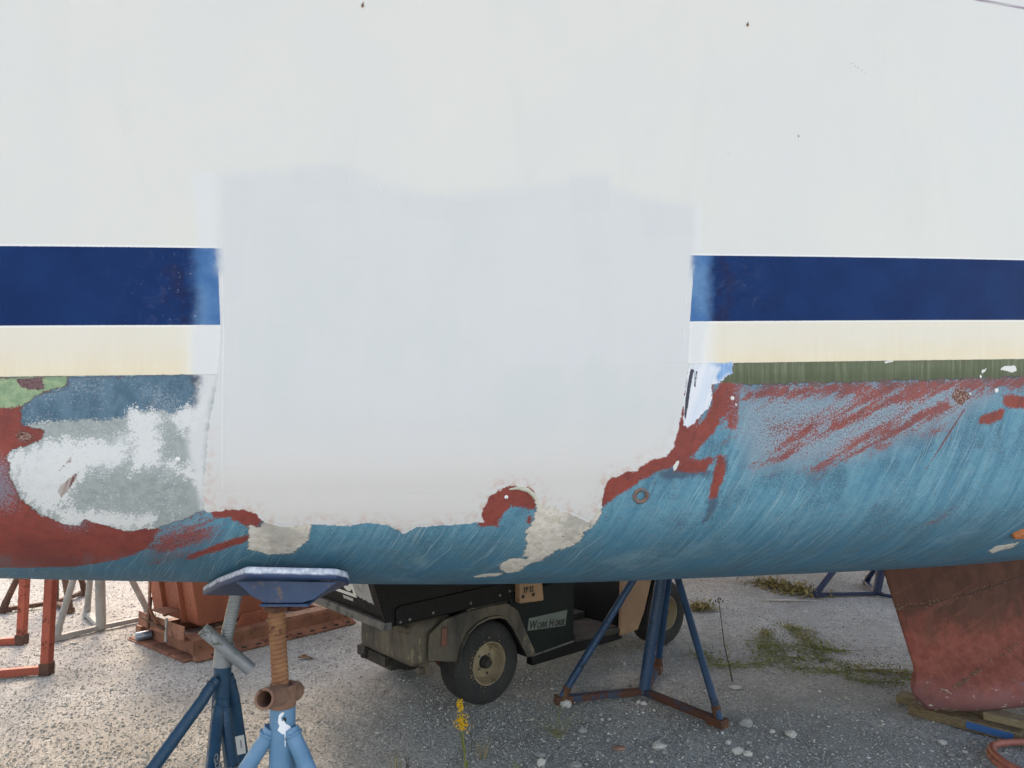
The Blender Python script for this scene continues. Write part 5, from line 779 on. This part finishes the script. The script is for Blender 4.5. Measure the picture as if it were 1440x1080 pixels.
stalks(663, 1056, 1, .20, .001, M['stem_dark'], 'single thin dark stalk just right of the goldenrod', wd=.0022, lean=.03); stalks(679, 1066, 11, .10, .012, M['leaf_dry'], 'small tuft of dry brown blades right of the goldenrod', 'grass tuft', 'grass_tuft', .0014)
stalks(557, 1092, 5, .17, .008, M['leaf_dry'], 'tan dry stalks at the lower edge left of the goldenrod', wd=.0022, lean=.12); stalks(574, 1092, 4, .17, .008, M['stem_dark'], 'thin dark stalks beside the tan ones at the lower edge', wd=.0016, lean=.16); stalks(645, 1072, 4, .09, .012, M['stem_dark'], 'short dark twigs at the foot of the goldenrod', wd=.0013, lean=.5)
stalks(722, 1092, 6, .12, .02, M['stem'], 'sparse thin green blades at the lower edge right of the goldenrod', 'grass tuft', 'grass_tuft', .0013, lean=.25)
G = stalks(783, 1036, 9, .14, .012, M['stem'], 'sprawling thin green grass with a reddish base below the cart', 'grass tuft', 'grass_tuft', .0015, lean=1.1); b = MB(); g0 = gnd(783, 1036)
for k in range(12): leaf(b, g0+V((q.gauss(0, .02), q.gauss(0, .02), .01)), (q.uniform(-1, 1), q.uniform(-1, 1), .5), .06, .004, .4)
G.add(b.build('base_leaves', M['leaf_brown'], None, 60))
# tall thin weed with seed pods right of the middle stand
wb, wt = gnd(1030, 958), at(1011, 846, gnd(1030, 958).y); G = Group('tall_weed', wb, 'tall thin weed with seed pods on top, standing right of the middle stand', 'weed'); mid_ = wb.lerp(wt, .45)+V((-.012, 0, 0))
G.add(MB().tube([wb, wb.lerp(wt, .2)+V((-.004, 0, 0)), mid_, wt], [.0045, .004, .0032, .0018], 8).build('stem', M['stem_dark'], None, 60)); b = MB()
for k in range(26): u = q.uniform(.03, .45); leaf(b, wb.lerp(wt, u)+V((-.008*u, 0, 0)), (q.uniform(-1, 1), q.uniform(-1, 1), .5), q.uniform(.02, .06), .008)
G.add(b.build('leaves', M['leaf_green'], None, 60)); b = MB()
for dx, dz in ((-.022, .004), (-.006, .012), (.010, .014), (.024, .002), (.0, .02)): b.tube([wt-V((0, 0, .01)), wt+V((dx*.7, 0, dz*.3))], .0014, 5).blob(wt+V((dx, 0, dz)), .006, .2, 1, (.7, .7, 1.5), 3)
G.add(b.build('seed_pods', M['stem_dark'], None, 60))
# creeping green plants
def creeper(name, paths, n_, spread, size, mat, label, hgt=.014):
    b = MB(); tot = []
    for pts in paths:
        w_ = [gnd(*p) for p in pts]; tot += [(w_[i], w_[i+1]) for i in range(len(w_)-1)]
    ln = [(b_-a_).length for a_, b_ in tot]
    for k in range(n_):
        a_, b_ = q.choices(tot, ln)[0]; p = a_.lerp(b_, q.random())+V((q.gauss(0, spread), q.gauss(0, spread), 0)); p.z = abs(q.gauss(0, hgt))+.003; L = q.uniform(*size); leaf(b, p, (q.uniform(-1, 1), q.uniform(-1, 1), q.uniform(-.1, .9)), L, L*q.uniform(.3, .5))
    for a_, b_ in tot:
        for k in range(3): b.tube([a_+V((q.gauss(0, spread), q.gauss(0, spread), .006)), a_.lerp(b_, .5)+V((q.gauss(0, spread), q.gauss(0, spread), .012)), b_+V((q.gauss(0, spread), q.gauss(0, spread), .006))], .0018, 5)
    o = b.build(name, mat, None, 60); return tag(o, label, kind='stuff')
creeper('ground_cover', [[(988, 926), (1010, 938), (1060, 936), (1100, 928), (1150, 928), (1200, 940), (1250, 946), (1300, 950)], [(1080, 928), (1084, 905), (1074, 888)], [(1150, 926), (1146, 908), (1122, 890), (1106, 880)], [(1085, 915), (1180, 915)], [(1150, 912), (1186, 918)], [(1100, 940), (1180, 946), (1230, 962), (1280, 962)], [(975, 922), (1000, 920)], [(1060, 905), (1090, 918)]], 2900, .055, (.012, .030), M['leaf_green'], 'low creeping green weeds spread on the gravel left of the keel')
creeper('dry_ground_cover', [[(1106, 880), (1128, 896), (1150, 912)], [(1080, 888), (1074, 898)], [(1130, 886), (1146, 892)], [(1200, 944), (1290, 952)]], 420, .03, (.012, .028), M['leaf_dry'], 'yellowed ends of the creeping weeds')
creeper('grass_patch', [[(1066, 820), (1090, 824), (1110, 832), (1140, 838)]], 700, .10, (.03, .07), M['leaf_dry'], 'strip of dry yellowish grass in the distance left of the navy stand', .03); creeper('grass_patch', [[(974, 857), (996, 858)]], 260, .05, (.03, .06), M['leaf_dry'], 'small patch of dry grass right of the cart front wheel', .03)
# single pieces on the ground
def lump(name, px, py, wpx, mat, label, cat, group=None, sc=(1, .8, .6), seed=1, jit=.22):
    p = gnd(px, py); r = wpx/2*p.y/FPX; p.z = gheight(np.array([p.x]), np.array([p.y]))[0]; o = MB().blob((p.x, p.y, p.z+r*sc[2]*.4), r, jit, 2 if wpx > 14 else 1, sc, seed).build(name, mat, None, None); return tag(o, label, cat, group)
ST1 = paint('pale_stone', srgb(190, 188, 184), srgb(172, 170, 166), .9, sc=20); ST2 = paint('grey_stone', srgb(152, 152, 150), srgb(136, 135, 133), .9, sc=20); ST3 = paint('reddish_stone', srgb(150, 114, 100), srgb(136, 104, 94), .9, sc=20)
for i, (px, py, wpx, mt, lb, sc) in enumerate([
 (796, 993, 15, ST1, 'white stone resting against the left foot of the middle stand', (1, .8, .75)), (928, 1051, 20, ST1, 'largest white flat stone below the middle stand', (1, .7, .5)), (935, 1059, 12, ST2, 'small grey stone touching the largest white flat one', (1, .8, .6)),
 (870, 1053, 18, ST3, 'reddish flat stone on the gravel, the only one of that colour', (1, .7, .3)), (760, 1075, 14, ST1, 'roundish white stone at the bottom edge below the sprawling grass', (1, .9, .8)), (760, 1064, 18, ST2, 'flat grey stone just above a roundish white one at the bottom edge', (1, .6, .4)),
 (820, 1029, 14, ST2, 'pale grey stone right of the sprawling green grass', (1, .8, .6)), (1049, 1018, 20, ST2, 'big grey stone right of the rusty right foot of the middle stand', (1, .8, .6)), (1113, 1034, 15, ST1, 'round white stone alone on the bare ground below the creeping weeds', (1, .85, .75)),
 (1086, 1029, 9, ST1, 'small white stone left of the round white one', (1, .8, .7)), (1038, 1058, 16, ST1, 'white stone at the left end of the cluster near the bottom', (1, .8, .6)), (1052, 1062, 13, ST1, 'angular white stone right beside the one at the left end of the cluster', (1, .7, .7)),
 (1033, 966, 16, ST1, 'flat pale stone at the foot of the tall weed', (1, .7, .35)), (808, 1076, 22, ST2, 'flat light slab of stone at the bottom edge', (1, .6, .3)), (1024, 1045, 9, ST1, 'small white stone below the right foot of the middle stand', (1, .8, .7)), (905, 990, 9, ST1, 'small pale stone under the centre pole of the middle stand', (1, .8, .7)), (898, 988, 7, ST1, 'tiny pale stone left of the one under the centre pole', (1, .8, .7)),
 (104, 905, 12, ST1, 'flat pale stone beside the ground bar of the pale grey stand', (1, .6, .3)), (145, 886, 8, ST1, 'small white stone by the pole foot of the pale grey stand', (1, .8, .6)), (1325, 1044, 12, ST1, 'white stone on the bare ground just below the blue marked timber', (1, .8, .6)), (1338, 1060, 10, ST2, 'grey stone between the timber and the hose', (1, .8, .6)), (729, 978, 12, ST2, 'grey stone on the ground right of the cart rear tyre', (1, .7, .5))]):
    lump('stone', px, py, wpx, mt, lb, 'stone', 'single stones on the yard', sc, 40+i)
lf = gnd(428, 928); o = leaf(leaf(MB(), lf+V((-.045, 0, .018)), (1, .25, .2), .10, .05, .35), lf+V((-.02, .02, .02)), (.4, 1, .3), .05, .035, .4).build('dead_leaf', M['leaf_brown'], None, 60, 0); so = o.modifiers.new('thickness', 'SOLIDIFY'); so.thickness = .0015; tag(o, 'curled brown dead leaf on the gravel below the hopper', 'leaf')
p = gnd(1232, 944); o = leaf(MB(), V((p.x-.10, p.y, .02)), (1, -.1, .05), .2, .022, .05).build('litter_strip', M['litter'], None, 60); so = o.modifiers.new('thickness', 'SOLIDIFY'); so.thickness = .002; tag(o, 'pale strip of litter lying in the creeping weeds near the keel', 'litter')
p = gnd(1110, 846); o = leaf(MB(), V((p.x-.25, p.y, .015)), (1, .02, 0), .5, .05, .02).build('litter_strip', M['litter'], None, 60); so = o.modifiers.new('thickness', 'SOLIDIFY'); so.thickness = .002; tag(o, 'long white strip of litter in the distance left of the navy stand', 'litter')
# two tiny dry specks stuck high on the topsides
for px, py, lb in ((510, 8, 'tiny brown dry insect case on the white topsides, left one'), (1051, 35, 'tiny dark brown dry insect case on the white topsides, right one')):
    p, a, d, nn = hull_frame(px, py); o = MB().blob((0, 0, 0), 1, .15, 2, (1, .7, 1.6), 3).tube([(0, 0, 1.2), (.5, 0, 2.4), (1.1, 0, 3.0)], [.35, .3, .08], 6).build('insect_case', M['leaf_brown'], None, 60); o.scale = (.0032, .0032, .0032); o.location = p+nn*.002; tag(o, lb, 'insect case')
